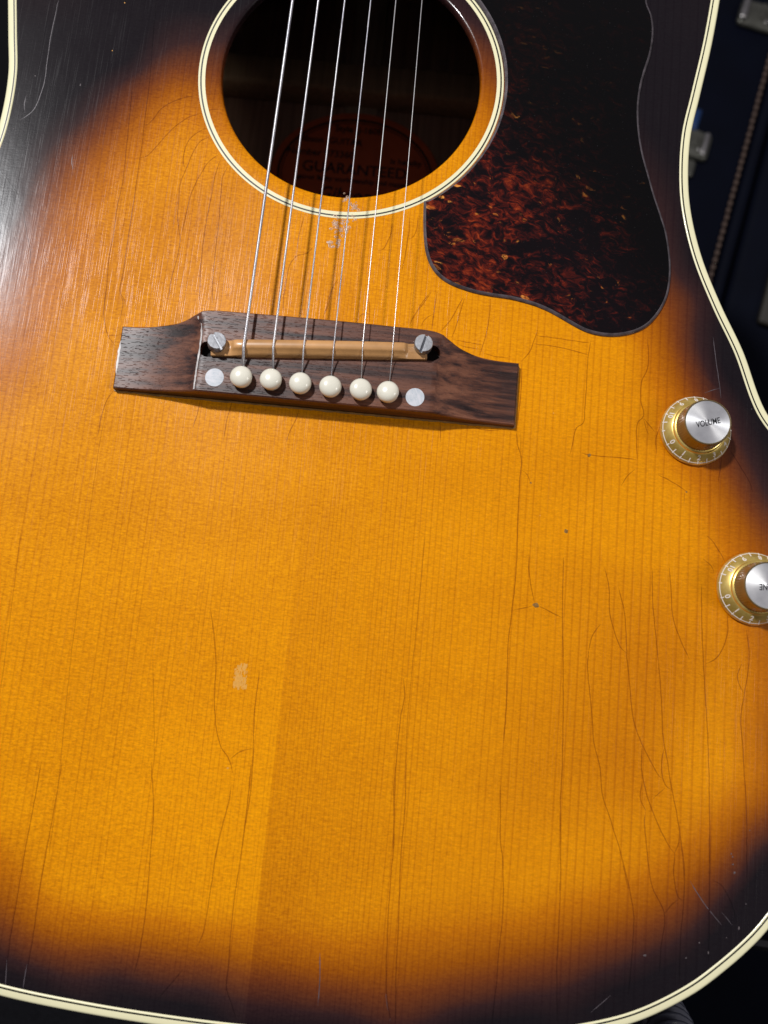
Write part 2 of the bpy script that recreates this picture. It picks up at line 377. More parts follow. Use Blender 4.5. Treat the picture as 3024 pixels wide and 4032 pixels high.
# ---------------------------------------------------------------- measured shapes (millimetres from the sound hole centre, x across, y towards the neck)
CRACKS = [
('d',[(-80.73,26.41),(-80.24,17.11),(-79.33,4.88),(-78.42,-7.2),(-77.91,-22.15),(-77.69,-29.25),(-77.4,-36.87),(-77.31,-48.52),(-77.12,-57.14),(-77.03,-68.54),(-76.95,-79.8),(-76.87,-90.92),(-76.92,-97.54),(-74.66,-100.61),(-74.15,-102.31)]),
('d',[(-84.52,-13.84),(-84.02,-22.76),(-83.36,-34.53),(-82.72,-46.15),(-82.5,-54.8),(-83.06,-63.45),(-82.68,-74.74),(-82.98,-83.18),(-82.35,-94.22),(-81.78,-103.05)]),
('d',[(-77.47,-28.93),(-75.11,-26.63),(-72.59,-21.62),(-69.28,-18.31),(-64.27,-15.42),(-59.08,-13.82)]),
('d',[(-55.4,-12.97),(-50.62,-12.25)]),
('d',[(-77.13,-42.4),(-74.63,-41.28),(-72.4,-38.13),(-68.91,-32.5),(-65.32,-27.43),(-61.03,-23.44),(-56.99,-21.38)]),
('d',[(-54.5,-19.82),(-50.3,-18.92)]),
('d',[(-53.75,-27.57),(-57.43,-30.18),(-59.69,-33.35),(-60.73,-37.56),(-60.55,-42.79),(-59.37,-45.58)]),
('d',[(-52.24,-30.96),(-55.38,-33.51),(-57.41,-38.4),(-59.11,-45.55),(-60.43,-51.47),(-60.18,-58.33),(-59.7,-64.56),(-58.26,-71.21),(-57.58,-73.12),(-57.49,-80.68),(-58.41,-89.11),(-58.59,-99.03)]),
('d',[(-47.56,-38.12),(-50.63,-41.22),(-52.73,-45.5),(-54.67,-50.89),(-56.0,-56.77),(-56.58,-64.25),(-57.15,-71.67)]),
('d',[(-46.49,-40.23),(-47.71,-47.32),(-48.03,-57.13),(-48.64,-68.57),(-48.36,-82.57),(-46.88,-99.64)]),
('d',[(-43.46,-43.13),(-44.75,-47.6),(-44.55,-53.35),(-43.81,-65.26),(-43.57,-79.31),(-42.82,-93.1),(-41.78,-99.14)]),
('d',[(-129.77,-53.14),(-125.23,-57.88),(-121.23,-62.65),(-117.83,-70.3),(-115.22,-77.95),(-112.73,-84.99),(-111.88,-91.59)]),
('l',[(-119.4,22.5),(-119.57,15.01),(-119.9,6.94),(-119.57,-3.44),(-119.15,-14.3),(-119.77,-20.37),(-121.45,-26.5),(-125.53,-31.06)]),
('l',[(-125.19,-20.31),(-125.29,-24.5),(-124.44,-27.99)]),
('l',[(-103.38,-43.55),(-103.1,-47.01),(-102.12,-49.82)]),
('d',[(-76.9,-98.62),(-75.3,-100.66),(-75.2,-108.28)]),
('d',[(-82.42,-98.07),(-81.04,-108.85),(-78.55,-115.09),(-75.46,-118.56)]),
('d',[(-79.81,-115.22),(-74.82,-114.3)]),
('d',[(-73.62,-135.91),(-75.4,-139.24),(-76.45,-145.61),(-76.77,-153.42)]),
('d',[(-41.48,-135.69),(-42.12,-142.29),(-43.06,-146.54)]),
('d',[(-29.91,-135.09),(-30.91,-141.21),(-31.22,-150.57)]),
('d',[(-5.35,-135.34),(-5.72,-138.77),(-7.63,-144.16),(-8.6,-148.9)]),
('d',[(0.94,-89.9),(0.49,-95.43),(-0.52,-100.44)]),
('d',[(15.41,-89.59),(16.5,-95.51),(16.75,-100.66)]),
('d',[(12.35,-100.38),(13.85,-97.4),(16.66,-97.13)]),
('d',[(38.4,-86.23),(34.81,-92.62),(33.1,-96.61),(31.86,-100.0)]),
('d',[(40.97,-85.98),(40.54,-93.16),(40.24,-100.59)]),
('d',[(35.99,-100.25),(37.74,-96.7),(40.42,-94.81)]),
('d',[(43.53,-101.3),(46.98,-96.35),(49.15,-91.22),(51.11,-86.64)]),
('d',[(51.41,-87.16),(49.92,-94.43),(48.82,-99.97),(47.8,-103.32)]),
('d',[(48.38,-104.07),(53.8,-104.62),(59.47,-105.15)]),
('d',[(50.31,-105.88),(53.94,-106.49),(59.1,-106.96)]),
('d',[(61.21,-86.75),(61.21,-93.87),(60.27,-102.1),(58.65,-109.26)]),
('d',[(59.69,-108.08),(63.85,-109.02),(69.47,-109.17)]),
('d',[(57.97,-135.74),(60.33,-137.07),(63.88,-137.46),(67.88,-137.07)]),
('d',[(46.39,-135.82),(47.03,-143.54)]),
('d',[(74.48,-111.46),(74.92,-120.46),(74.29,-135.21)]),
('d',[(79.45,-97.34),(78.43,-101.49),(76.82,-106.35),(74.37,-109.81)]),
('d',[(99.43,-99.44),(98.79,-105.56),(98.68,-115.57),(98.57,-125.46),(98.26,-131.37),(95.86,-133.56),(94.9,-138.83),(94.22,-143.41)]),
('d',[(78.63,-99.58),(87.93,-99.89),(99.16,-100.48)]),
('d',[(78.38,-102.77),(88.13,-103.24),(98.57,-105.11)]),
('d',[(120.4,-96.05),(121.01,-103.4),(120.88,-108.09),(118.88,-113.6),(118.84,-120.22),(120.06,-126.66),(117.97,-129.47),(117.94,-135.97),(118.55,-142.99)]),
('d',[(120.08,-127.31),(121.73,-129.11),(124.36,-132.1)]),
('d',[(120.1,-127.63),(121.18,-131.11),(122.21,-133.29)]),
('d',[(97.92,-142.6),(101.07,-143.07),(106.07,-143.1),(112.31,-143.08),(118.12,-143.16)]),
('d',[(126.23,-148.01),(131.27,-150.07),(136.97,-153.34)]),
('d',[(136.05,-153.74),(135.87,-157.55)]),
('d',[(117.77,-146.78),(115.1,-149.72),(113.1,-153.41)]),
('d',[(126.16,-129.98),(125.09,-134.63),(125.44,-140.4)]),
('d',[(74.05,-136.31),(75.06,-142.04),(76.6,-146.39),(76.66,-156.59),(76.88,-169.16),(77.51,-187.66),(77.12,-199.85),(76.44,-211.9),(76.62,-218.93),(77.34,-235.29),(77.08,-246.81)]),
('d',[(77.22,-151.0),(79.19,-152.53),(80.48,-155.27)]),
('d',[(152.06,-136.55),(155.29,-141.38),(159.15,-147.4),(160.46,-151.08)]),
('d',[(149.01,-139.42),(147.99,-148.47)]),
('d',[(144.21,-168.34),(146.73,-170.58),(149.91,-175.23),(151.19,-177.57)]),
('d',[(143.24,-177.1),(146.35,-179.26),(147.33,-181.62)]),
('d',[(81.66,-181.12),(82.05,-187.22),(83.35,-193.2),(84.57,-197.93)]),
('d',[(86.47,-199.38),(90.81,-200.96),(94.82,-202.5)]),
('d',[(77.52,-201.32),(83.76,-199.52)]),
('d',[(93.9,-181.18),(94.58,-198.19),(95.67,-216.01)]),
('d',[(108.68,-183.46),(110.55,-190.61),(111.29,-199.62),(113.4,-206.01),(115.42,-210.59),(117.6,-212.46)]),
('d',[(113.86,-189.99),(116.37,-198.53),(117.35,-206.83),(117.97,-213.9)]),
('d',[(125.39,-181.87),(126.22,-195.19),(127.05,-201.13),(128.75,-214.01)]),
('d',[(131.47,-181.29),(132.33,-188.54),(133.62,-199.31),(136.27,-206.24),(139.48,-212.46)]),
('d',[(108.16,-203.52),(105.64,-207.35),(104.49,-213.99)]),
('l',[(144.65,-93.69),(146.21,-104.29),(147.72,-113.46),(148.13,-117.05)]),
('l',[(142.08,-115.66),(144.58,-114.42),(147.71,-113.33)]),
('d',[(94.75,-202.5),(95.91,-217.85),(97.32,-244.17),(97.65,-254.5),(97.71,-264.72),(99.39,-291.75)]),
('d',[(104.56,-213.26),(104.4,-218.66),(105.53,-226.56),(106.74,-234.39),(108.06,-244.21),(110.29,-251.25),(111.83,-260.85),(114.55,-267.71),(118.15,-276.93),(120.65,-285.64),(121.61,-289.7)]),
('d',[(117.63,-212.4),(119.15,-222.08),(121.05,-234.62),(124.06,-242.19),(126.94,-247.11),(130.36,-252.47),(131.99,-253.34)]),
('d',[(128.87,-213.66),(130.5,-227.93),(131.49,-239.93),(133.09,-247.05),(134.72,-255.14),(136.57,-262.62),(138.15,-270.05),(139.48,-278.44),(140.58,-287.94)]),
('d',[(142.89,-217.17),(144.71,-218.07)]),
('d',[(143.06,-186.06),(143.9,-205.21),(145.18,-221.23),(146.75,-238.5),(147.88,-260.04),(148.64,-287.2)]),
('d',[(152.44,-196.21),(152.59,-202.21),(151.08,-207.78),(148.45,-211.81),(145.24,-213.73)]),
('d',[(159.13,-200.5),(160.4,-209.07),(159.74,-217.19),(158.78,-223.14),(157.86,-230.64),(158.56,-238.43),(159.26,-246.16),(160.31,-258.88),(161.08,-283.88)]),
('d',[(157.74,-212.55),(156.46,-216.43),(157.08,-219.58),(158.77,-222.61)]),
('d',[(124.39,-243.72),(124.53,-250.95),(126.31,-257.97),(128.39,-263.38),(130.98,-268.71),(134.35,-274.42),(136.65,-277.06)]),
('d',[(132.14,-242.99),(131.24,-247.74),(131.68,-252.34),(132.86,-255.31),(135.31,-257.03)]),
('d',[(124.86,-255.04),(124.57,-260.69),(126.57,-264.31)]),
('d',[(136.65,-277.06),(138.0,-273.58),(138.16,-270.56)]),
('d',[(128.8,-260.29),(132.63,-256.36)]),
('d',[(41.26,-256.37),(41.31,-265.53),(42.9,-282.66),(42.89,-295.2),(43.62,-315.38),(44.94,-329.42),(47.24,-337.79)]),
('d',[(44.81,-256.04),(45.59,-273.44),(45.69,-287.59),(46.77,-307.92),(47.31,-322.15),(48.51,-337.67)]),
('d',[(77.1,-260.66),(78.32,-277.88),(79.61,-285.18),(80.76,-300.44),(80.29,-313.43),(80.18,-322.67),(79.54,-334.83)]),
('d',[(97.85,-266.31),(98.93,-284.87),(99.4,-299.45),(99.47,-313.81),(100.54,-332.01)]),
('d',[(118.93,-279.31),(121.66,-287.91),(123.88,-297.91),(123.99,-305.83),(123.63,-315.14),(123.18,-322.24)]),
('d',[(126.53,-264.54),(126.29,-268.18),(127.43,-277.04),(129.84,-288.62),(134.01,-296.25),(133.26,-307.13),(133.14,-314.27)]),
('d',[(136.8,-276.76),(136.65,-283.58),(138.45,-290.75),(140.28,-292.04)]),
('d',[(138.14,-270.08),(140.07,-281.05),(140.28,-292.04),(139.61,-302.24),(139.73,-317.2)]),
('d',[(148.36,-265.37),(148.77,-291.25),(149.06,-309.96)]),
('d',[(149.51,-284.23),(152.65,-285.78),(155.87,-290.6),(157.95,-296.94)]),
('d',[(138.48,-291.48),(135.84,-293.54),(134.01,-296.25)]),
('l',[(142.15,-285.28),(146.61,-291.45),(152.97,-298.12)]),
('l',[(152.87,-294.15),(156.43,-297.8)]),
('l',[(44.28,-322.43),(44.71,-329.44),(46.78,-336.93)]),
('l',[(111.34,-328.58),(117.5,-322.76)]),
('d',[(-78.37,-267.56),(-78.6,-280.29),(-79.1,-295.77),(-79.2,-308.78),(-79.3,-321.58),(-79.13,-331.38)]),
('d',[(-71.42,-266.91),(-71.59,-280.38),(-72.04,-296.57),(-72.31,-308.86),(-72.07,-319.5),(-72.22,-332.13)]),
('d',[(-41.28,-264.09),(-38.36,-280.24),(-37.5,-293.36),(-36.6,-307.7),(-36.51,-316.22),(-36.8,-324.69),(-37.76,-331.05)]),
('d',[(-13.87,-276.48),(-15.73,-289.16),(-15.94,-296.44),(-16.25,-305.82),(-16.84,-315.82),(-18.16,-320.17)]),
('d',[(-7.61,-260.94),(-7.35,-275.87),(-7.47,-290.58),(-7.96,-305.05),(-7.76,-315.69),(-7.37,-324.78),(-7.24,-331.71),(-4.7,-337.0),(-2.72,-340.93)]),
('d',[(-21.71,-327.49),(-25.5,-332.7),(-28.63,-337.13)]),
('l',[(21.93,-318.59),(22.82,-326.88),(23.04,-334.46)]),
('l',[(-79.37,-330.0),(-78.43,-338.94)]),
('l',[(-72.6,-330.77),(-72.71,-339.45)]),
('d',[(-28.04,-211.25),(-25.42,-221.1),(-23.82,-229.36),(-22.56,-243.24),(-20.66,-251.77),(-18.4,-257.14),(-15.34,-260.64),(-13.45,-265.23)]),
('d',[(-14.82,-260.59),(-11.51,-257.76),(-7.48,-256.52)]),
('d',[(-8.5,-230.52),(-8.49,-246.03),(-7.48,-256.52),(-6.74,-271.09),(-7.29,-283.47),(-7.57,-293.67)]),
('d',[(-13.47,-269.23),(-13.62,-274.21),(-15.0,-283.7),(-15.93,-294.44)]),
('d',[(41.23,-228.44),(42.16,-234.06),(41.44,-242.36),(41.4,-259.1),(42.25,-273.95),(43.04,-288.05)]),
('d',[(-11.89,-60.36),(-12.51,-64.2),(-13.01,-70.65),(-12.86,-75.12)]),
('d',[(-6.77,-71.91),(-8.25,-74.3),(-9.53,-75.36),(-12.54,-76.4),(-14.08,-78.22),(-15.29,-81.31),(-15.65,-85.79),(-15.84,-93.16),(-15.35,-100.4)]),
('d',[(21.72,-59.69),(21.62,-64.23),(20.41,-68.11),(19.27,-70.84),(17.43,-71.59)]),
('d',[(27.81,-57.2),(28.49,-60.92),(28.23,-65.84),(27.76,-72.25),(27.05,-79.75)]),
('d',[(31.22,-56.1),(31.27,-60.64),(30.21,-64.52),(28.4,-65.82)]),
('d',[(38.86,-86.15),(36.03,-91.37),(33.65,-95.61),(31.96,-99.77)]),
('d',[(3.58,-84.27),(1.64,-88.88),(0.93,-95.17),(-0.31,-99.66)]),
('d',[(27.73,-83.38),(29.03,-82.51)]),
('d',[(-10.9,-53.41),(-10.43,-56.03),(-11.07,-58.19)]),
('d',[(-5.48,-51.34),(-5.34,-55.91)]),
('f',[(-75.16,-140.09),(-75.59,-156.18),(-75.26,-180.02),(-74.68,-204.84),(-73.68,-236.84),(-71.51,-275.11),(-71.02,-297.32)]),
('f',[(-96.1,-246.79),(-96.96,-223.15),(-98.42,-190.61)]),
('f',[(44.41,-178.62),(44.27,-201.68),(43.96,-225.74),(43.9,-242.94),(44.86,-264.24)]),
('f',[(-45.79,-229.47),(-42.25,-251.03),(-40.4,-264.04)]),
('f',[(75.83,-137.23),(76.57,-148.42)])]
BURST = [(-129.48,8.96,0),(-104.05,11.52,0),(-76.76,14.27,0.02),(-64.02,15.55,0.04),(-123.23,-38.97,0),(-117.59,-18.47,0),(-122.51,-64.2,0.0),(-83.22,-4.9,0.05),(-67.56,-3.12,0.25),(-66.57,-10.34,0.45),(-65.13,-20.86,0.75),(-62.75,-38.27,0.95),(-87.71,-14.07,0.15),(-85.95,-25.93,0.35),(-84.25,-37.45,0.6),(-82.11,-51.9,0.85),(-101.35,-30.45,0.1),(-99.74,-40.77,0.3),(-97.75,-53.45,0.55),(-90.06,-69.79,0.85),(-116.38,-37.89,0.02),(-114.03,-52.15,0.12),(-111.71,-66.2,0.3),(-108.93,-82.99,0.5),(-106.23,-99.31,0.72),(-123.91,-56.04,0.02),(-121.04,-72.84,0.08),(-117.28,-94.84,0.3),(-114.03,-113.81,0.55),(-116.06,-132.01,0.75),(-113.04,-149.36,0.9),(-110.08,-166.38,1),(-100.66,-121.55,0.9),(-95.05,-102.82,0.88),(-103.03,-148.4,1),(-105.75,-191.31,1),(-98.79,-231.3,1),(-92.15,-269.48,1),(-88.82,-288.66,0.95),(-87.06,-298.8,0.8),(-85.81,-305.97,0.6),(-84.58,-313.08,0.42),(-83.35,-320.12,0.25),(-81.9,-328.49,0.08),(-80.93,-334.02,0),(-69.75,-310.7,0.85),(-68.59,-317.76,0.58),(-67.9,-321.96,0.4),(-66.89,-328.09,0.18),(-65.75,-335.0,0.02),(-46.79,-311.02,0.92),(-46.09,-315.68,0.75),(-45.25,-321.3,0.45),(-44.33,-327.42,0.2),(-43.5,-332.96,0.05),(-42.61,-338.86,0),(-16.58,-309.67,0.95),(-15.69,-316.44,0.75),(-15.07,-321.21,0.5),(-14.34,-326.78,0.25),(-13.43,-333.68,0.08),(-12.75,-338.89,0),(6.82,-314.37,0.85),(7.62,-321.24,0.55),(8.27,-326.8,0.32),(8.84,-331.64,0.18),(9.62,-338.36,0.05),(28.95,-308.33,0.95),(29.72,-315.81,0.8),(30.42,-322.66,0.5),(31.13,-329.6,0.25),(31.82,-336.33,0.08),(64.26,-309.93,0.75),(64.83,-316.96,0.5),(65.4,-324.08,0.28),(65.96,-330.99,0.1),(66.29,-335.11,0.03),(86.45,-297.27,0.92),(86.92,-304.27,0.75),(87.39,-311.35,0.5),(87.85,-318.37,0.26),(88.33,-325.47,0.08),(88.74,-331.68,0.0),(109.0,-285.01,0.95),(109.32,-291.25,0.85),(109.89,-302.15,0.5),(110.26,-309.25,0.28),(110.62,-316.28,0.1),(110.99,-323.39,0.02),(128.35,-282.2,0.85),(128.64,-289.46,0.6),(128.93,-296.66,0.38),(129.22,-303.94,0.18),(129.5,-311.02,0.04),(147.35,-265.49,0.85),(147.62,-275.11,0.6),(147.77,-280.4,0.4),(147.98,-287.67,0.2),(148.18,-294.89,0.08),(148.39,-302.18,0.0),(162.79,-248.84,0.75),(163.01,-260.29,0.45),(163.15,-267.75,0.22),(163.28,-275.14,0.06),(163.42,-282.6,0.0),(166.84,-206.19,0.62),(167.09,-222.01,0.6),(160.87,-222.6,0.85),(167.34,-237.54,0.5),(155.02,-246.36,0.93),(129.43,-99.15,0.33),(123.09,-99.77,0.65),(116.76,-100.39,0.88),(110.42,-101.0,1),(135.77,-98.53,0.14),(142.21,-101.34,0.05),(129.79,-109.2,0.5),(136.2,-111.98,0.3),(142.55,-113.32,0.12),(123.87,-119.75,0.88),(152.48,-130.0,0.1),(155.54,-123.22,0.04),(146.68,-146.66,0.45),(152.78,-142.81,0.22),(162.14,-141.91,0.07),(137.44,-150.8,0.87),(149.92,-155.91,0.57),(159.22,-155.01,0.22),(165.36,-154.43,0.1),(144.04,-165.75,0.88),(153.29,-164.87,0.62),(159.4,-164.28,0.4),(165.51,-163.7,0.25),(150.31,-171.51,0.77),(159.52,-170.63,0.5),(165.61,-170.05,0.35),(144.57,-184.31,0.96),(163.25,-203.65,0.65),(157.33,-207.09,0.87),(165.89,-186.87,0.45),(47.68,-47.37,0.95),(65.57,-49.45,0.85),(63.57,-20.37,0.35),(81.45,-18.59,0.2),(82.61,-38.1,0.4),(100.33,-36.35,0.2),(110.05,-54.62,0.3),(119.59,-72.54,0.3),(93.93,-82.48,0.95),(111.73,-91.78,0.72),(125.16,-33.89,0.02),(130.02,-71.51,0.08),(132.07,-80.6,0.2),(137.55,-89.26,0.08),(120.86,-14.67,0),(119.31,25.71,0),(133.96,27.19,0),(69.41,29.0,0),(88.76,12.35,0.02),(70.98,4.45,0.08),(90.19,-13.75,0.1),(146.4,-97.5,0.02),(155.36,-114.57,0),(162.46,-131.48,0.01),(122.34,-53.41,0.1),(120.26,-89.11,0.55),(127.15,-88.44,0.35),(-51.26,-11.84,0.4),(-54.5,6.17,0.12),(-53.09,16.65,0.04),(-50.48,25.27,0),(-49.48,-25.68,0.75),(-42.65,-36.86,0.93),(54.98,-1.21,0.45),(53.95,12.96,0.22),(52.91,27.34,0.05),(53.3,-15.43,0.8),(46.47,-31.93,0.95),(48.47,37.37,0.01),(-20.71,-71.3,1),(14.67,-73.47,1),(-27.34,-158.42,1),(22.47,-153.63,1),(72.4,-148.82,1),(-53.32,-210.95,1),(14.52,-236.37,1),(62.12,-231.89,1),(-59.89,-274.02,1),(3.93,-283.0,1),(50.86,-286.01,1),(50.18,-79.34,1),(68.77,-95.97,1),(58.37,-183.94,1),(-80.01,-197.14,1),(-23.06,-255.39,1),(109.84,-227.4,0.88),(133.74,-225.15,0.82),(132.61,-193.3,0.86),(141.23,-208.61,0.83),(96.18,-266.97,0.91),(127.01,-256.58,0.81),(84.96,-213.93,0.95),(112.94,-118.68,0.93),(105.77,-145.61,0.96),(-73.92,-68.96,0.87),(-49.01,-56.93,0.88),(-62.09,-90.35,0.92),(-29.41,-72.15,0.93),(-11.18,-77.89,0.95),(-87.9,-92.88,0.86),(-51.51,-78.1,0.91),(52.13,-300.44,0.93),(6.12,-301.81,0.95),(81.64,-283.15,0.93)]
GUARD = [(32.83,-50.05),(33.28,-57.21),(34.06,-64.28),(35.25,-70.38),(37.33,-75.46),(40.98,-79.93),(45.3,-82.56),(50.5,-84.23),(56.3,-85.4),(62.06,-85.96),(67.79,-86.27),(72.73,-87.0),(77.69,-88.07),(82.67,-89.74),(86.85,-91.66),(91.86,-94.18),(96.84,-96.35),(101.75,-97.32),(106.61,-97.36),(111.42,-96.46),(116.19,-94.63),(120.13,-91.85),(123.22,-87.94),(125.65,-83.38),(127.12,-78.9),(127.82,-73.6),(127.85,-67.45),(127.14,-61.34),(125.62,-53.48),(123.29,-46.53),(120.49,-38.66),(118.08,-30.68),(115.66,-22.64),(113.85,-13.53),(112.99,-3.28),(113.53,6.26),(115.01,14.06),(116.49,19.99),(117.29,25.89),(117.49,31.77),(116.53,38.54),(114.17,45.23)]
DINGS = [(101.08,-143.26,0.76,0.7,'p'),(94.28,-171.86,0.76,0.95,'p'),(85.24,-198.96,1.2,0.95,'p'),(80.62,-155.39,0.38,0.38,'p'),(87.28,-128.65,0.25,0.25,'w'),(84.76,-167.03,0.25,0.19,'w'),(136.66,-153.37,0.44,0.38,'p'),(-15.31,-263.75,0.68,0.56,'w'),(156.85,-281.3,0.63,0.81,'w'),(156.11,-276.4,0.4,0.46,'w'),(155.66,-275.44,0.35,0.35,'w'),(161.65,-267.37,0.23,0.29,'w'),(158.72,-298.57,0.56,1.05,'w'),(160.83,-290.8,0.32,0.28,'w'),(128.09,-309.76,0.98,0.56,'w'),(155.66,-275.47,0.25,0.49,'w'),(148.86,-306.98,0.18,0.88,'w'),(141.56,-309.26,0.49,0.28,'w'),(156.21,-278.76,0.56,0.42,'w'),(145.79,-304.18,0.18,0.49,'w'),(154.7,-301.83,0.21,0.18,'w'),(-104.93,-13.96,0.25,1.12,'w'),(-94.8,2.28,0.2,0.3,'w'),(-127.53,-35.1,0.41,0.3,'w'),(-123.11,-11.68,0.3,0.3,'w'),(-86.22,-55.75,0.15,0.51,'w'),(-93.09,23.91,0.41,0.41,'w'),(-55.51,-138.52,0.46,0.51,'w'),(-53.79,-138.19,0.46,0.46,'w'),(-51.86,-137.48,0.3,0.71,'w'),(-50.19,-136.8,0.3,0.61,'w'),(158.19,-113.8,0.21,0.21,'w'),(159.49,-120.12,0.21,0.21,'w')]
CRAZE = [(2.31,-51.72),(3.38,-51.81),(4.48,-52.27),(5.65,-53.3),(6.11,-54.4),(6.73,-55.29),(7.58,-55.02),(7.32,-55.99),(6.26,-55.91),(1.08,-60.21),(0.54,-61.78),(-0.38,-63.01),(-0.57,-64.53),(0.16,-64.84),(1.43,-63.58),(3.28,-61.13),(3.13,-63.04),(3.63,-64.5),(2.32,-65.38),(1.74,-66.57),(1.9,-68.06),(1.71,-69.58),(2.48,-70.25),(-0.35,-69.97),(-1.17,-70.42),(0.42,-70.64),(-0.57,-71.11),(6.22,-58.95),(5.56,-59.39),(6.64,-59.67),(0.39,-63.69),(3.03,-62.1),(3.73,-60.33),(4.24,-63.68),(2.55,-64.23),(2.34,-68.95),(1.25,-70.18)]


# ---------------------------------------------------------------- colour of the sunburst finish (dark lacquer thickness, plus light falloff painted at right)
HALF = [(0, -346), (31, -345.2), (54.5, -343.8), (79, -341.4), (104, -337.0), (126, -330.4), (144, -320.6), (154, -312.8), (163, -304.5), (168.3, -298.6), (180, -282), (193, -257), (202, -228), (204.5, -200), (199, -173), (187, -149), (175.5, -134), (165.5, -120.6), (157.5, -108), (152, -99.0), (147.8, -88), (143.4, -75), (139.9, -63.5), (136.6, -53), (134.9, -44.5), (133.7, -31), (134.3, -13), (136.9, 4), (141.0, 28), (144.0, 49), (146.5, 75), (146, 98), (138, 124), (120, 144), (95, 155), (60, 160), (28, 161)]
# straighten the measured right flank with the points read along its edge
HALF = [(0, -346), (31, -345.2), (54.5, -343.8), (79, -341.4), (104, -337.0), (126, -330.4), (144, -320.6), (154, -312.8), (163, -304.5), (168.3, -298.6), (180, -282), (193, -257), (202, -228), (204.5, -200), (201, -176), (190, -151), (178, -135), (165.5, -121.2), (157.5, -99.7 - 8), (147.8, -80.8 - 4), (139.9, -62.2), (135.3, -44.8), (133.7, -31.2), (134.0, -12), (137.0, 5.5), (141.1, 29), (143.7, 49), (146.3, 75), (146, 98), (138, 124), (120, 144), (95, 155), (60, 160), (28, 161)]
HALF[18] = (156.0, -97.5); HALF[19] = (147.6, -80.6)
_r = np.array(HALF); _l = _r[1:][::-1] * [-1, 1]
OUTLINE = resample(spline(np.vstack([_r, _l]), 12, True), 720)
ONORM = normals2(OUTLINE)
def offset(d): return OUTLINE + ONORM * d

_bp = np.array(BURST + [(*q, 0.0) for q in (OUTLINE[::24] + ONORM[::24] * 4)] + [(x, y, 0.0) for x in (-110, -60, 0, 60, 110) for y in (62, 100, 140)] + [(-170, -120, 0.3), (-185, -200, .6), (-165, -200, .92), (-140, -270, .88), (185, -200, .1), (-130, -130, 1), (-192, -160, .0), (-194, -230, .1), (-180, -275, .08)])
def _k(r2): return np.where(r2 > 0, .5 * r2 * np.log(r2 + 1e-12), 0)
def _fit(P, sm=.6):
    n = len(P); xy = P[:, :2] / 100
    A = _k(((xy[:, None] - xy[None]) ** 2).sum(2)) + np.eye(n) * sm * 1e-2
    Q = np.c_[np.ones(n), xy]
    S = np.block([[A, Q], [Q.T, np.zeros((3, 3))]])
    return np.linalg.solve(S, np.r_[P[:, 2], 0, 0, 0])
_w = _fit(_bp)
def burst_at(P):
    P = np.asarray(P, float)[:, :2] / 100; out = np.zeros(len(P)); c = _bp[:, :2] / 100
    for i in range(0, len(P), 4000):
        q = P[i:i + 4000]
        out[i:i + 4000] = _k(((q[:, None] - c[None]) ** 2).sum(2)) @ _w[:-3] + _w[-3] + q @ _w[-2:]
    d = np.min(np.linalg.norm(P[:, None] * 100 - OUTLINE[None, ::4], axis=2), axis=1) if len(P) < 60000 else 99
    return np.clip(out, 0, 1)

# ================================================================ THE GUITAR
guitar = empty('acoustic_guitar', 'worn tobacco sunburst acoustic guitar with tortoiseshell guard and two gold knobs', 'guitar')
guitar.matrix_world = GUITAR
LOC = (0, 346, 0)
def part(name, v, f, mat, parent=None, **k):
    if parent is None: parent = guitar; k.setdefault('loc', LOC)
    return mesh(name, v, f, mat, parent, **k)

# ---- soundboard: spruce top, 3 mm thick, with the round hole
RH = 50.8
INN = offset(-3.7)
ang = np.unwrap(np.arctan2(INN[:, 1], INN[:, 0])); NT = 480
th = np.linspace(ang[0], ang[0] + 2 * math.pi, NT, endpoint=False)
_o = np.argsort(ang); rad = np.interp(th, np.r_[ang[_o], ang[_o][0] + 2 * math.pi], np.r_[np.hypot(*INN[_o].T), np.hypot(*INN[_o][0])])
dirs = np.stack([np.cos(th), np.sin(th)], 1)
rings = [(RH, -3.0, 0), (RH, -1.2, 0), (RH + .25, -.5, 0), (RH + .7, -.14, 0), (RH + 1.4, 0, 0)]
V = []
for r, z, _ in rings: V.append(np.c_[dirs * r, np.full(NT, z)])
ts = np.linspace(0, 1, 80)[1:]
for t in ts:
    r = (RH + 1.4) * (1 - t) + rad * t; V.append(np.c_[dirs * r[:, None], np.zeros(NT)])
NR = len(V); V = np.vstack(V)
F = [(j * NT + k, (j + 1) * NT + k, (j + 1) * NT + (k + 1) % NT, j * NT + (k + 1) % NT) for j in range(NR - 1) for k in range(NT)]
part('soundboard', V, F, MT['top'], attrs=dict(burst=burst_at(V), crack=np.zeros(len(V))))

# ---- binding and purfling along the edge of the body
def rim(name, prof, mat, parent=None, base=None):
    n = len(OUTLINE); v = []
    for d, z in prof: v.append(np.c_[offset(d), np.full(n, z)])
    f = [(j * n + k, j * n + (k + 1) % n, (j + 1) * n + (k + 1) % n, (j + 1) * n + k) for j in range(len(prof) - 1) for k in range(n)]
    return part(name, np.vstack(v), f, mat, parent)
bind = rim('binding', [(0, -7), (0.0, -.9), (-.2, -.35), (-.6, -.05), (-1.0, .05), (-2.45, .05)], MT['cream'])
rim('purfling_line', [(-2.45, .02), (-2.98, .02)], MT['black'], bind)
rim('inner_binding', [(-2.98, .05), (-3.72, .05), (-3.72, -.3)], MT['cream'], bind)
rim('side', [(-3, -118), (-.3, -118), (-.1, -7)], MT['mahog'])
rim('back_binding', [(-.3, -123), (.1, -118)], MT['cream'])
bv, bf, _ = fill(resample(offset(-3.2), 160), 20)
part('back', np.c_[bv, np.full(len(bv), -115.0)], bf, MT['backw'])
g = Geo(); g.box((-135, 68, -115), (135, 84.5, -99), 2.0); b = g.obj('back_brace', MT['brace'], guitar, loc=LOC); 
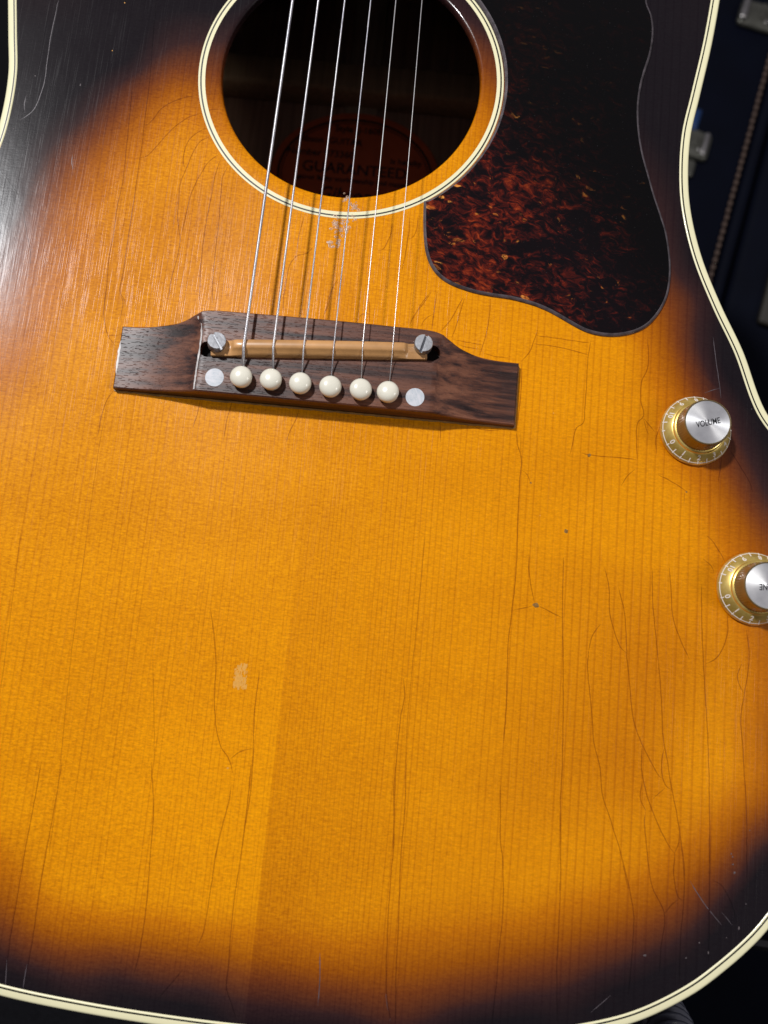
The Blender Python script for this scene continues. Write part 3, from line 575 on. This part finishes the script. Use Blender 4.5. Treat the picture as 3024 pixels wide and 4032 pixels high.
g = Geo(); g.box((-190, -130, -115), (190, -114, -99), 2.0); g.obj('back_brace', MT['brace'], guitar, loc=LOC)
g = Geo(); g.box((-13.8, -330, -114.6), (3.6, 150, -112.4), .5); g.obj('centre_strip', MT['strip'], guitar, loc=LOC)
# tone bars and kerf under the top, seen only from the side through the hole
for y in (64, -62):
    g = Geo(); g.box((-120, y - 7, -16), (120, y + 7, -3.4), 1.5); g.obj('top_brace', MT['brace'], guitar, loc=LOC)

# ---- paper label on the inside of the back
def text_mesh(name, s, size, mat, parent, M4, squash=1.0, shear=0.0, kind=None, thick=0.0):
    cu = bpy.data.curves.new(name, 'FONT'); cu.body = s; cu.size = size * MM; cu.align_x = 'CENTER'; cu.align_y = 'CENTER'; cu.resolution_u = 4; cu.shear = shear
    cu.offset = thick * MM
    t = bpy.data.objects.new(name, cu); COL.objects.link(t)
    dg = bpy.context.evaluated_depsgraph_get(); me = bpy.data.meshes.new_from_object(t.evaluated_get(dg))
    bpy.data.objects.remove(t); bpy.data.curves.remove(cu)
    T = Matrix.Translation(M4.to_translation() * MM) @ M4.to_3x3().to_4x4()
    me.transform(T @ Matrix.Diagonal((squash, 1, 1, 1))); me.materials.clear(); me.materials.append(mat); me.name = name
    o = bpy.data.objects.new(name, me)
    return link(o, parent)
LC = (-4.5, 27)
def oval(a, b, z, n=72): return [(LC[0] + a * math.cos(2*math.pi*k/n), LC[1] + b * math.sin(2*math.pi*k/n), z) for k in range(n)]
lab = part('paper_label', oval(45, 37, -112.2), [tuple(range(72))], MT['label'], smooth=False)
for a0, a1 in ((41.5, 40.3), (39.4, 38.9)):
    v = oval(a0, a0 - 8, -112.15) + oval(a1, a1 - 8, -112.15)
    mesh('printed_border', v, [(k, (k + 1) % 72, 72 + (k + 1) % 72, 72 + k) for k in range(72)], MT['ink'], lab, smooth=False)
for s, x, y, size, sq in (('Style  J-160E', -5, 54, 5.0, 1.0), ('Gibson  GUITAR', -20, 46.5, 5.0, 1.0), ('Number 973360', -24, 38.8, 5.4, 1.0), ('is hereby', 22, 37.5, 4.6, 1.0), ('GUARANTEED', -5, 30.5, 8.6, 1.0), ('against faulty workmanship and materials', -4, 24.3, 3.9, 1.0), ('Gibson', -9, 15.5, 11.0, .9)):
    text_mesh('printed_line', s, size, MT['ink'], lab, Matrix.Translation((x, y, -112.12)), sq, .25 if s == 'Gibson' else 0, thick=.12)

# ---- rosette round the hole: cream ring, black line, thin cream ring
def ring_part(name, r0, r1, z, mat, parent=None, n=192):
    v = [(r * math.cos(2*math.pi*k/n), r * math.sin(2*math.pi*k/n), z) for r in (r0, r1) for k in range(n)]
    return part(name, v, [(k, n + k, n + (k + 1) % n, (k + 1) % n) for k in range(n)], mat, parent)
ros = ring_part('rosette_ring', 57.2, 58.55, .05, MT['cream'])
ring_part('black_line', 58.55, 59.15, .045, MT['black'], ros); ring_part('outer_line', 59.15, 59.9, .05, MT['cream'], ros)

# ---- tortoiseshell pickguard with a worn bevelled edge
a0 = math.atan2(GUARD[0][1], GUARD[0][0]); a1 = math.radians(52)
free = spline(GUARD + [(118, 62), (104, 84), (78, 92), (54, 80)], 5)
arc = [(60.3 * math.cos(a), 60.3 * math.sin(a)) for a in np.linspace(a1, a0, 60)]
loop = np.vstack([free, arc[:-1]])
if np.sum(loop[:, 0] * np.roll(loop[:, 1], -1) - np.roll(loop[:, 0], -1) * loop[:, 1]) < 0: loop = loop[::-1]
loop = resample(loop, 320); nn = normals2(loop)
top_l = loop - nn * 1.0
pv, pf, pi = fill(top_l, 4.0)
Vt = np.c_[pv, np.full(len(pv), 1.25)]
pgd = part('pickguard', Vt, pf, MT['guard'], attrs=dict(burst=burst_at(Vt)))
n = len(loop); v = np.vstack([np.c_[loop, np.full(n, .02)], np.c_[loop - nn * .12, np.full(n, .7)], np.c_[top_l, np.full(n, 1.25)]])
mesh('bevelled_edge', v, [(j*n + k, j*n + (k+1) % n, (j+1)*n + (k+1) % n, (j+1)*n + k) for j in range(2) for k in range(n)], MT['guardedge'], pgd)

# ---- bridge: rosewood, flat middle and scooped wings
TOPE = [(-73, -111.8), (-65, -111.5), (-57.5, -110.6), (-51.9, -109.6), (-48.4, -108.2), (-45.6, -106.6), (-43, -105.5), (-39.5, -104.9), (-25, -104.6), (0, -104.4), (25, -104.6), (39.5, -104.9), (43, -105.6), (46, -106.9), (50.4, -109.2), (54, -110.4), (58.5, -111.4), (64, -111.8), (73, -111.9)]
te = spline(TOPE, 8); bl = np.vstack([np.stack([np.linspace(-73, 73, 80), np.full(80, -135.5)], 1), np.stack([np.full(10, 73.0), np.linspace(-135.5, -111.9, 12)[1:-1]], 1), te[::-1], np.stack([np.full(10, -73.0), np.linspace(-111.8, -135.5, 12)[1:-1]], 1)])
def bh(P):
    x = np.abs(P[:, 0]); xj = np.where(P[:, 0] < 0, 42.1, 43.2) + np.clip((P[:, 1] + 112) / 8, 0, 1) * 1.6
    t = np.clip((x - xj) / (73 - xj), 0, 1)
    return np.where(x < xj, 9.0, 3.0 + 5.6 * (1 - t) ** 2.1 * (1 - .0 * t) + .4 * (1 - np.clip(t * 30, 0, 1)))
sl_c = np.array((.8, -116.6)); sl_t = np.array((1, .078)); sl_t /= np.linalg.norm(sl_t); sl_n = np.array((-sl_t[1], sl_t[0]))
slot = []
for cx, a0_ in ((40.3, -90), (-40.3, 90)):
    for a in np.linspace(a0_, a0_ + 180, 9): slot.append(sl_c + sl_t * (cx + 2.9 * math.cos(math.radians(a))) + sl_n * 2.9 * math.sin(math.radians(a)))
slot = np.array(slot)
bn_ = normals2(bl); bin_ = bl - bn_ * .45
vv, ff, ii = fill(bin_, 1.5, [slot])
hz = bh(vv); Vb = [tuple(q) for q in np.c_[vv, hz]]; Fb = list(ff)
nb = len(bl); s0 = len(Vb); hb = bh(bin_)
Vb += [tuple(q) for q in np.c_[bl, np.maximum(hb - .45, .5)]] + [tuple(q) for q in np.c_[bl, np.full(nb, .0)]]
for k in range(nb):
    k2 = (k + 1) % nb
    Fb += [(s0 + k, s0 + k2, ii[k2], ii[k]), (s0 + nb + k, s0 + nb + k2, s0 + k2, s0 + k)]
s1 = len(Vb); ns = len(slot); Vb += [(*q, 4.5) for q in slot]
for k in range(ns):
    k2 = (k + 1) % ns; Fb.append((ii[nb + k], s1 + k, s1 + k2, ii[nb + k2]))
Fb.append(tuple(s1 + k for k in range(ns)))
bridge = part('bridge', Vb, Fb, MT['rose']); sharp(bridge, 32)
def on_bridge(name, g, mat, **k): return g.obj(name, mat, bridge, **k)
slot_v = [(*q, 4.6) for q in (sl_c + (slot - sl_c) * .995)]
mesh('saddle_slot', slot_v, [tuple(range(ns))], MT['darkhole'], bridge, smooth=False)

def ribbon(pts, width, zc, ze=.02, jit=0.0, zfun=None, taper=True, step=1.0):
    P = spline(pts, 8) if len(pts) > 2 else np.array(pts, float)
    L = np.sum(np.linalg.norm(np.diff(P, axis=0), axis=1)); m = max(4, int(L / step)); P = resample(P, m, False)
    if jit: 
        j = np.convolve(rng.normal(0, jit, m + 4), [.25, .5, .25], 'same')[2:-2]; P = P + normals2(P, False) * j[:, None]
    N = normals2(P, False); s = np.linspace(0, 1, m)
    w = np.full(m, width) * (1 + rng.uniform(-.2, .2, m))
    if taper: w = w * np.clip(np.minimum(s, 1 - s) * L / 2.5, .3, 1)
    cols = [(-1, ze), (-.36, zc), (0, zc * .9), (.36, zc), (1, ze)]; v = []
    for i in range(m):
        for c, z in cols:
            q = P[i] + N[i] * w[i] * c; v.append((q[0], q[1], z))
    f = [(i*5 + c, i*5 + c + 1, (i+1)*5 + c + 1, (i+1)*5 + c) for i in range(m - 1) for c in range(4)]
    v = np.array(v)
    if zfun is not None: v[:, 2] += zfun(v)
    f = [q[::-1] for q in f] if (v[f[0][1]] - v[f[0][0]])[0] * (v[f[0][2]] - v[f[0][1]])[1] - (v[f[0][1]] - v[f[0][0]])[1] * (v[f[0][2]] - v[f[0][1]])[0] < 0 else f
    return v, f, np.tile([0, .55, 1, .55, 0], m)
for pts, wd in (([(-44.6, -107.4), (-43.0, -110.4), (-42.2, -114), (-42.15, -120), (-42.3, -128), (-42.3, -135.0)], .32),):
    v, f, _ = ribbon(pts, wd, .05, .0, .05, bh, False, .6); mesh('worn_edge', v, f, MT['edge'], bridge)
v, f, _ = ribbon([(-72.7, -117.5), (-72.75, -124), (-72.7, -130)], .4, .05, .0, .15, bh, True, .5); mesh('worn_edge', v, f, MT['edge'], bridge)

# saddle (string compensating, tan plastic), built along x then turned with the slot
def to_slot(v): return [(*(sl_c + sl_t * a + sl_n * b), z) for a, b, z in v]
prof_hi = [(-2.8, 6), (-2.8, 10.7), (-1.9, 11.4), (-1.1, 11.8), (-.8, 12.4), (-.2, 12.75), (1.4, 12.7), (2.5, 12.2), (2.8, 11.6), (2.8, 6)]
prof_lo = [(-2.8, 6), (-2.8, 10.3), (-2.6, 10.6), (-1.1, 10.7), (-.9, 10.75), (-.2, 10.8), (1.6, 10.8), (2.6, 10.7), (2.8, 10.4), (2.8, 6)]
stn = [(-38.6, 1), (-31.5, 1), (-30.2, .15), (-29, 0), (29, 0), (30.2, .15), (31.5, 1), (38.3, 1)]
sv = []; sf = []; npf = len(prof_hi)
fine = []
for (xa, ka), (xb, kb) in zip(stn[:-1], stn[1:]):
    m_ = 24 if xb - xa > 20 else 3
    fine += [(xa + (xb - xa) * t / m_, ka + (kb - ka) * t / m_) for t in range(m_)]
fine.append(stn[-1])
for x, k in fine:
    rise = .5 * (1 - (x / 30) ** 2) * (1 - k)
    sv += [(x, a[0], a[1] * (1 - k) + b_[1] * k + (rise if a[1] > 11 else 0)) for a, b_ in zip(prof_hi, prof_lo)]
for i in range(len(fine) - 1):
    for k in range(npf - 1): sf.append((i*npf + k, (i+1)*npf + k, (i+1)*npf + k + 1, i*npf + k + 1))
sf += [tuple(range(npf)), tuple((len(fine) - 1) * npf + k for k in reversed(range(npf)))]
saddle = mesh('saddle', to_slot(sv), sf, MT['tan'], bridge); sharp(saddle, 48)

# slotted height screws
def screw(x, y, deg, tx, ty):
    g = Geo(); g.lathe([(1.6, -6), (1.6, -.2), (3.25, -.1), (3.3, 1.6), (0, 1.6)], 40, cap=False)
    r = 3.3; gap = .52
    for sgn in (1, -1):
        a_ = math.asin(gap / r); pts = [(r * math.cos(t), r * math.sin(t)) for t in np.linspace(a_, math.pi - a_, 20)]
        pts = [(px, sgn * py) for px, py in pts][::sgn]
        n_ = len(pts); v = [(px, py, 1.4) for px, py in pts] + [(px, py, 2.75) for px, py in pts] + [(px * .94, gap * sgn + (py - gap * sgn) * .94, 3.0) for px, py in pts]
        f = [(j*n_ + k, j*n_ + (k+1) % n_, (j+1)*n_ + (k+1) % n_, (j+1)*n_ + k) for j in range(2) for k in range(n_)] + [tuple(range(2*n_, 3*n_))]
        g.add(v, f)
    R_ = Matrix.Rotation(math.radians(deg), 4, 'Z'); g.v = [R_ @ Vector(q) for q in g.v]
    o = g.obj('saddle_screw', MT['zinc'], bridge, loc=(x, y, 10.9)); o.rotation_euler = (math.radians(tx), math.radians(ty), 0); return sharp(o, 30)
screw(-35.7, -118.3, -56, -7, 9); screw(37.3, -111.9, 76, -2, 3)

# six bridge pins and two pearl dots
PINX = [-25.5, -14.9, -4.6, 5.9, 16.6, 26.7]; PINY = [-129.7, -129.7, -129.9, -130.1, -130.2, -130.3]
g = Geo(); g.lathe([(2.5, -3), (2.6, .1), (2.75, .6), (3.5, .75), (3.62, 1.0), (3.45, 1.35), (3.55, 1.6), (3.85, 2.1), (3.95, 2.7), (3.75, 3.4), (3.2, 4.1), (2.3, 4.6), (1.2, 4.85), (0, 4.9)], 40, cap=False)
pin0 = g.obj('bridge_pin', MT['ivory'], bridge, loc=(PINX[0], PINY[0], 9)); 
for i in range(1, 6):
    o = pin0.copy(); link(o); o.parent = bridge; o.location = (PINX[i] * MM, PINY[i] * MM, (9 + random.uniform(-.3, .3)) * MM); o.rotation_euler = (random.uniform(-.10, .10), random.uniform(-.10, .10), i)
for x, y, s in ((-35.4, -130.0, 0), (36.2, -130.4, 1)):
    g = Geo(); g.lathe([(3.32, -1), (3.32, .06), (0, .08)], 40, cap=False); o = g.obj('pearl_dot', MT['pearl'], bridge, loc=(x, y, 9), smooth=False); o.rotation_euler = (0, 0, s * 2.0)
for x, y in zip(PINX, PINY):
    g = Geo(); g.lathe([(1.35, 9.02), (0, 9.03)], 20, (x, y + 3.9, 0), cap=False); g.obj('string_slot', MT['darkhole'], bridge, smooth=False)

# ---- strings: nut to saddle, over it and down beside the pins
SADX = [-25.6, -15.2, -4.5, 6.0, 16.1, 26.7]; R_STR = [.56, .42, .33, .25, .18, .145]; NUTX = [-19, -11.4, -3.8, 3.8, 11.4, 19]
for i in range(6):
    sx = SADX[i]; sy = (sl_c + sl_t * (sx - sl_c[0]) + sl_n * -.2)[1]; zt = 12.75 + .5 * (1 - (sx / 30) ** 2) + R_STR[i] * .8
    pts = [(NUTX[i], sy + 628, 11.2)] + [(NUTX[i] + (sx - NUTX[i]) * t, sy + 628 * (1 - t), 11.2 + (zt - 11.2) * t) for t in np.linspace(.1, .99, 24)]
    pts += [(sx, sy + .6, zt), (sx, sy - .5, zt - .12), (sx + (PINX[i] - sx) * .5, sy - 4.0, zt - 1.9), (PINX[i], PINY[i] + 4.6, 9.5), (PINX[i], PINY[i] + 3.6, 8.2)]
    g = Geo(); g.tube(pts, R_STR[i], 12)
    g.obj('string', wound_material(.42 - .05 * i) if i < 4 else MT['plainwire'], guitar, loc=LOC)

# ---- fretboard, neck and nut (they carry the strings beyond the top of the picture)
g = Geo(); g.box((-29, 78, .2), (29, 516, 7), .8); fb = g.obj('fretboard', MT['rose'], guitar, loc=LOC)
yb = 511.0 
for k in range(1, 21):
    y = -117 + 628 / 2 ** (k / 12)
    if y > 84: g = Geo(); g.box((-28.5, y - 1.2, 6.9), (28.5, y + 1.2, 8), .5); g.obj('fret', MT['fret'], fb)
g = Geo(); g.box((-22, 516, 0), (22, 521, 11.1), .6); g.obj('nut', MT['ivory'], guitar, loc=LOC)
g = Geo(); g.box((-24, 158, -22), (24, 520, .1), 8); g.obj('neck', MT['mahog'], guitar, loc=LOC)
g = Geo(); g.box((-36, 521, -18), (36, 690, -3), 4); g.obj('headstock', MT['mahog'], guitar, loc=LOC)

# ---- volume and tone knobs: gold skirt with dial, clear shell, spun cap
def knob(x, y, turn, word, wturn, label):
    g = Geo(); n_ = 120
    prof = [(12.5, .1), (12.85, .5), (12.85, 1.2), (12.45, 1.9), (10.0, 4.35), (9.55, 4.55), (9.35, 5.3), (9.0, 5.6), (8.6, 5.7), (8.2, 5.7), (7.9, 11.9), (0, 12.0)]
    g.lathe(prof, n_, cap=False)
    kb = g.obj('control_knob', MT['gold'], guitar, loc=(x, y + 346, .0), label=label); sharp(kb, 28)
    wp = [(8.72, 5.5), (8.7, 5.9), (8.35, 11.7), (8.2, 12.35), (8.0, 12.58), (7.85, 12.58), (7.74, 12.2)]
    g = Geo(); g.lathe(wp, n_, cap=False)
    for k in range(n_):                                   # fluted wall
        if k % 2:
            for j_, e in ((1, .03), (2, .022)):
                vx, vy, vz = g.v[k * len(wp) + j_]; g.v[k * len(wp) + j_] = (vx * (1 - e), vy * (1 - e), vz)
    sharp(g.obj('fluted_wall', MT['shaded_gold'], kb), 28)
    g = Geo(); g.lathe([(7.72, 12.3), (7.6, 12.42), (0, 12.42)], 72, cap=False); cp = g.obj('cap_disc', MT['cap'], kb); sharp(cp, 30)
    text_mesh('cap_lettering', word, 3.0, MT['ink'], kb, Matrix.Translation((0, -.3, 12.47)) @ Matrix.Rotation(math.radians(wturn), 4, 'Z'), .74, .12, thick=.04)
    def cone(r): return 2.05 + (12.4 - r) * .98           # surface of the clear skirt
    tilt = math.atan(.98)
    for i in range(11):
        a = math.radians(turn + 30.5 * i); r = 10.85
        Mx = Matrix.Translation((r * math.cos(a), r * math.sin(a), cone(r) + .03)) @ Matrix.Rotation(a + math.pi / 2, 4, 'Z') @ Matrix.Rotation(-tilt * .0 + math.radians(44), 4, 'X')
        text_mesh('dial_numeral', str(i), 2.7, MT['numeral'], kb, Mx, .95, thick=.09)
    g = Geo(); m_ = 96
    sc = [(12.42, 2.02), (12.18, 2.26)]
    v = [(r * math.cos(2*math.pi*k/m_), r * math.sin(2*math.pi*k/m_), z) for r, z in sc for k in range(m_)]
    g.add(v, [(k, (k+1) % m_, m_ + (k+1) % m_, m_ + k) for k in range(m_)])
    for i in range(23):
        a = math.radians(turn + 15.25 * i - 7.6 * 0); ca, sa = math.cos(a), math.sin(a); hw = .2
        r0, r1 = 12.6, 11.75 if i % 2 == 0 else 11.2
        q = []
        for r, s_ in ((r0, -1), (r0, 1), (r1, 1), (r1, -1)): q.append((r * ca - s_ * hw * sa, r * sa + s_ * hw * ca, cone(r) + .04 if r < 12.4 else 1.95))
        g.add(q, [(0, 1, 2, 3)])
    g.obj('dial_scale', MT['numeral'], kb, smooth=False)
    return kb
knob(138.9, -130.6, 212, 'VOLUME', 17, 'gold control knob whose silver cap reads VOLUME')
knob(160.9, -186.0, 201, 'TONE', 184, 'gold control knob whose silver cap reads TONE upside down')

# ---- finish checks: hairline cracks in the lacquer, each its own ridge with a dark cleft
for kind, pts in CRACKS:
    wd = {'d': .26, 'f': .22, 'l': .11}[kind]
    v, f, c = ribbon(pts, wd, (.017 if pts[0][0] > -112 else .007) if kind != 'l' else .012, .012 if pts[0][0] > -112 else .005, .07)
    if kind == 'l': mesh('scratch', v, f, MT['hair'], guitar, loc=LOC, smooth=False)
    else: mesh('lacquer_crack', v, f, MT['top'], guitar, loc=LOC, attrs=dict(burst=burst_at(v), crack=c * (.85 if kind == 'd' else .55)))
# chips, pits and the flaked patch under the strings
def chip(x, y, rx, ry, mat, name, z=.06, n=11):
    v = [(x, y, z)]; 
    for k in range(n):
        a = 2 * math.pi * k / n; q = random.uniform(.65, 1.15); v.append((x + rx * q * math.cos(a), y + ry * q * math.sin(a), .015))
    return mesh(name, v, [(0, k + 1, (k + 1) % n + 1) for k in range(n)], MT[mat], guitar, loc=LOC, smooth=False)
for x, y, rx, ry, k in DINGS: chip(x, y, max(rx * (1 if k == 'p' else .6), .22), max(ry * (1 if k == 'p' else .6), .22), 'pit' if k == 'p' else ('scuff' if y > -300 and abs(x) < 100 else 'wear'), 'lacquer_chip')
g = Geo()
for x, y in CRAZE:
    for _ in range(3):
        cx, cy = x + random.gauss(0, .8), y + random.gauss(0, .9); r = random.uniform(.28, .62); n_ = 9; v = []
        e = random.uniform(.6, 1.4)
        for k in range(n_):
            a = 2 * math.pi * k / n_; q = random.uniform(.75, 1.2); v.append((cx + r * q * math.cos(a) * e, cy + r * q * math.sin(a), .06))
        v += [(cx + (a - cx) * .55, cy + (b - cy) * .55, .13) for a, b, _ in v] 
        g.add(v, [(k, (k+1) % n_, n_ + (k+1) % n_, n_ + k) for k in range(n_)])
g.obj('flaked_patch', MT['craze'], guitar, loc=LOC, kind='stuff', smooth=False)
g = Geo()
for _ in range(150):                                     # rubbed patch: many short dull strokes
    a, b = random.random(), random.random(); x = -17.2 + 4.4 * a + .45 * b; y = -229.4 - 8.1 * b + .4 * a
    if random.random() < .35 * (abs(a - .5) * 2) ** 3: continue
    hx, hy = random.uniform(.12, .3), random.uniform(.3, .9); z = .02 + random.random() * .03
    g.add([(x - hx, y - hy, z), (x + hx, y - hy * .8, z), (x + hx, y + hy, z), (x - hx, y + hy * .8, z)], [(0, 1, 2, 3)])
g.obj('scuff_mark', MT['scuff'], guitar, loc=LOC, kind='stuff', smooth=False)
# old glue and dirt line round the foot of the bridge
gl = np.vstack([bl, bl[:1]]); v, f, _ = ribbon([tuple(q) for q in (gl + np.vstack([bn_, bn_[:1]]) * .25)], .42, .22, .0, .12, None, False, .8); mesh('glue_line', v, f, MT['ridge'], guitar, loc=LOC)

# ================================================================ GUITAR STAND under the tail
stand = empty('guitar_stand', 'black tubular guitar stand with ribbed rubber arms under the guitar', 'guitar stand'); stand.matrix_world = GUITAR
for sx in (1, -1):
    ctrl = [(sx * 90, -366, -150), (sx * 132, -353, -110), (sx * 152, -346, -62), (sx * 151, -352, -28), (sx * 148, -373, -2), (sx * 145, -403, 12), (sx * 142, -425, 16)]
    P3 = [Vector(q) for q in ctrl]; 
    pa = spline([(q[0], q[1]) for q in ctrl], 40); pz = spline([(q[2], 0) for q in ctrl], 40)[:, 0]
    path = [(a[0], a[1], z) for a, z in zip(pa, pz)]; s_ = 0; rad_ = []
    for i, q in enumerate(path):
        if i: s_ += (Vector(q) - Vector(path[i - 1])).length
        rad_.append(9.3 + 1.0 * math.sin(s_ * 2 * math.pi / 4.2))
    for e in range(8): rad_[-1 - e] *= math.sqrt(1 - (1 - e / 8) ** 2 * .92)
    g = Geo(); g.tube([(q[0], q[1] + 346, q[2]) for q in path], rad_, 24); g.obj('rubber_arm', MT['rubber'], stand)
g = Geo(); g.tube([(0, 346 - 346 + 300, -170), (0, -60, -150), (0, -180, -60)], 11, 16); g.obj('upright', MT['tube'], stand)
g = Geo(); g.tube([(-70, -51, -152), (70, -51, -152)], 9, 16); g.obj('yoke', MT['tube'], stand)
g = Geo(); g.tube([(40, 6, -150), (150, 13, -120), (260, 13.4, -96), (430, 20, -90)], 2.6, 16); g.obj('brace_tube', MT['tube'], stand)
for e in ((-220, -200, -120), (220, -200, -120), (0, -210, 170)):
    g = Geo(); g.tube([(0, -90, -130), (e[0] * .6, -150, -130 + (e[2] + 130) * .6), e], 9, 14); g.obj('leg', MT['tube'], stand)

# ================================================================ NAVY GUITAR CASE leaning behind
U = Vector((.2143, .9768, 0)); Wv = Vector((.9768, -.2143, 0)); ZC = -320
CASE = HOLE @ Matrix(((Wv.x, U.x, 0, .2655), (Wv.y, U.y, 0, .095), (0, 0, 1, ZC * MM), (0, 0, 0, 1)))   # x across, y along the piping
case = empty('guitar_case', 'navy blue hard guitar case with brown stitched piping and nickel latches behind the guitar', 'guitar case'); case.matrix_world = CASE
g = Geo(); g.box((-420, -640, -70), (4.2, 700, 0), 6); g.obj('lid', MT['tolex'], case)
g = Geo(); g.tube([(9.2, y, -3.2) for y in np.linspace(-636, 696, 40)], [5.0] * 40, 20); g.obj('valance', MT['tolex'], case)
g = Geo(); g.box((17.5, -640, -90), (330, 700, -2), 6); g.obj('base', MT['tolex'], case)
g = Geo(); g.box((4.4, -636, -60), (17.3, 696, -12), 1); g.obj('lid_gap', MT['darkhole'], case)
first = None
for k in range(110):
    y = -330 + k * 6.4
    if first is None:
        g = Geo(); g.tube([(0, t, .4 + .9 * math.sin((t + 2.7) / 5.4 * math.pi)) for t in np.linspace(-2.7, 2.7, 7)], [.7, 1.35, 1.65, 1.75, 1.65, 1.35, .7], 8); first = o = g.obj('stitch', MT['stitch'], case)
    else: o = first.copy(); link(o); o.parent = case
    o.location = (random.uniform(-.15, .15) * MM, y * MM, 0); o.rotation_euler = (0, 0, random.uniform(-.05, .05))
def latch(x, y, turn, two):
    g = Geo(); g.box((-16, -12, -.5), (16, 13, 5), 2.6); p_ = g.obj('latch', MT['nickel2'], case, loc=(x, y, 0)); p_.rotation_euler = (0, 0, turn)
    g = Geo(); g.box((-15.5, -9.5, 4.4), (-9.5, 11.5, 8.2), 1.8) if not two else g.box((9.0, -9.5, 3.8), (13.2, 11.5, 7.5), 1.4); g.obj('latch_lever', MT['nickel'], p_)
    g = Geo(); g.box((1, -3, 5.05), (4.2, 11.5, 6.2), .5); g.obj('latch_rib', MT['nickel2'], p_)
    g = Geo(); g.lathe([(1.7, 4.8), (1.5, 6.1), (.8, 6.5), (0, 6.2)], 16, (7.5, -5, 0), cap=False); g.obj('rivet', MT['nickel'], p_)
    if two: g = Geo(); g.box((-14, -29, -.5), (9, -13, 4), 2.2); g.obj('latch_plate', MT['nickel2'], p_)
def case_xy(q): d = CASE.inverted() @ (HOLE @ Vector((q[0] * MM, q[1] * MM, ZC * MM))); return d.x / MM, d.y / MM
x, y = case_xy((298, 331)); latch(x, y, -.02, False)
x, y = case_xy((243, 205)); latch(x + 1.5, y + 4, .0, True)
x, y = case_xy((316, 78)); g = Geo(); g.box((x - 9, y - 20, -2.2), (x + 30, y + 45, 4), 2); g.obj('leather_tab', MT['brass'], case)
x, y = case_xy((252, 233)); g = Geo(); g.box((x - 8, y - 12, -.2), (x + 1.2, y + 9, .6)); g.obj('blue_trim', MT['blue'], case)

# ================================================================ FLOOR and WALL of the dim room
def setting(name, v, f, mat):
    o = mesh(name, np.array(v) * 1000, f, mat, None, smooth=False); o['kind'] = 'structure'; o['label'] = name; return o
setting('floor', [(-3, -2.5, 0), (3, -2.5, 0), (3, 1.2, 0), (-3, 1.2, 0)], [(0, 1, 2, 3)], MT['carpet'])
setting('wall', [(-3, 1.2, 0), (3, 1.2, 0), (3, 1.2, 2.6), (-3, 1.2, 2.6)], [(0, 1, 2, 3)], MT['wall'])
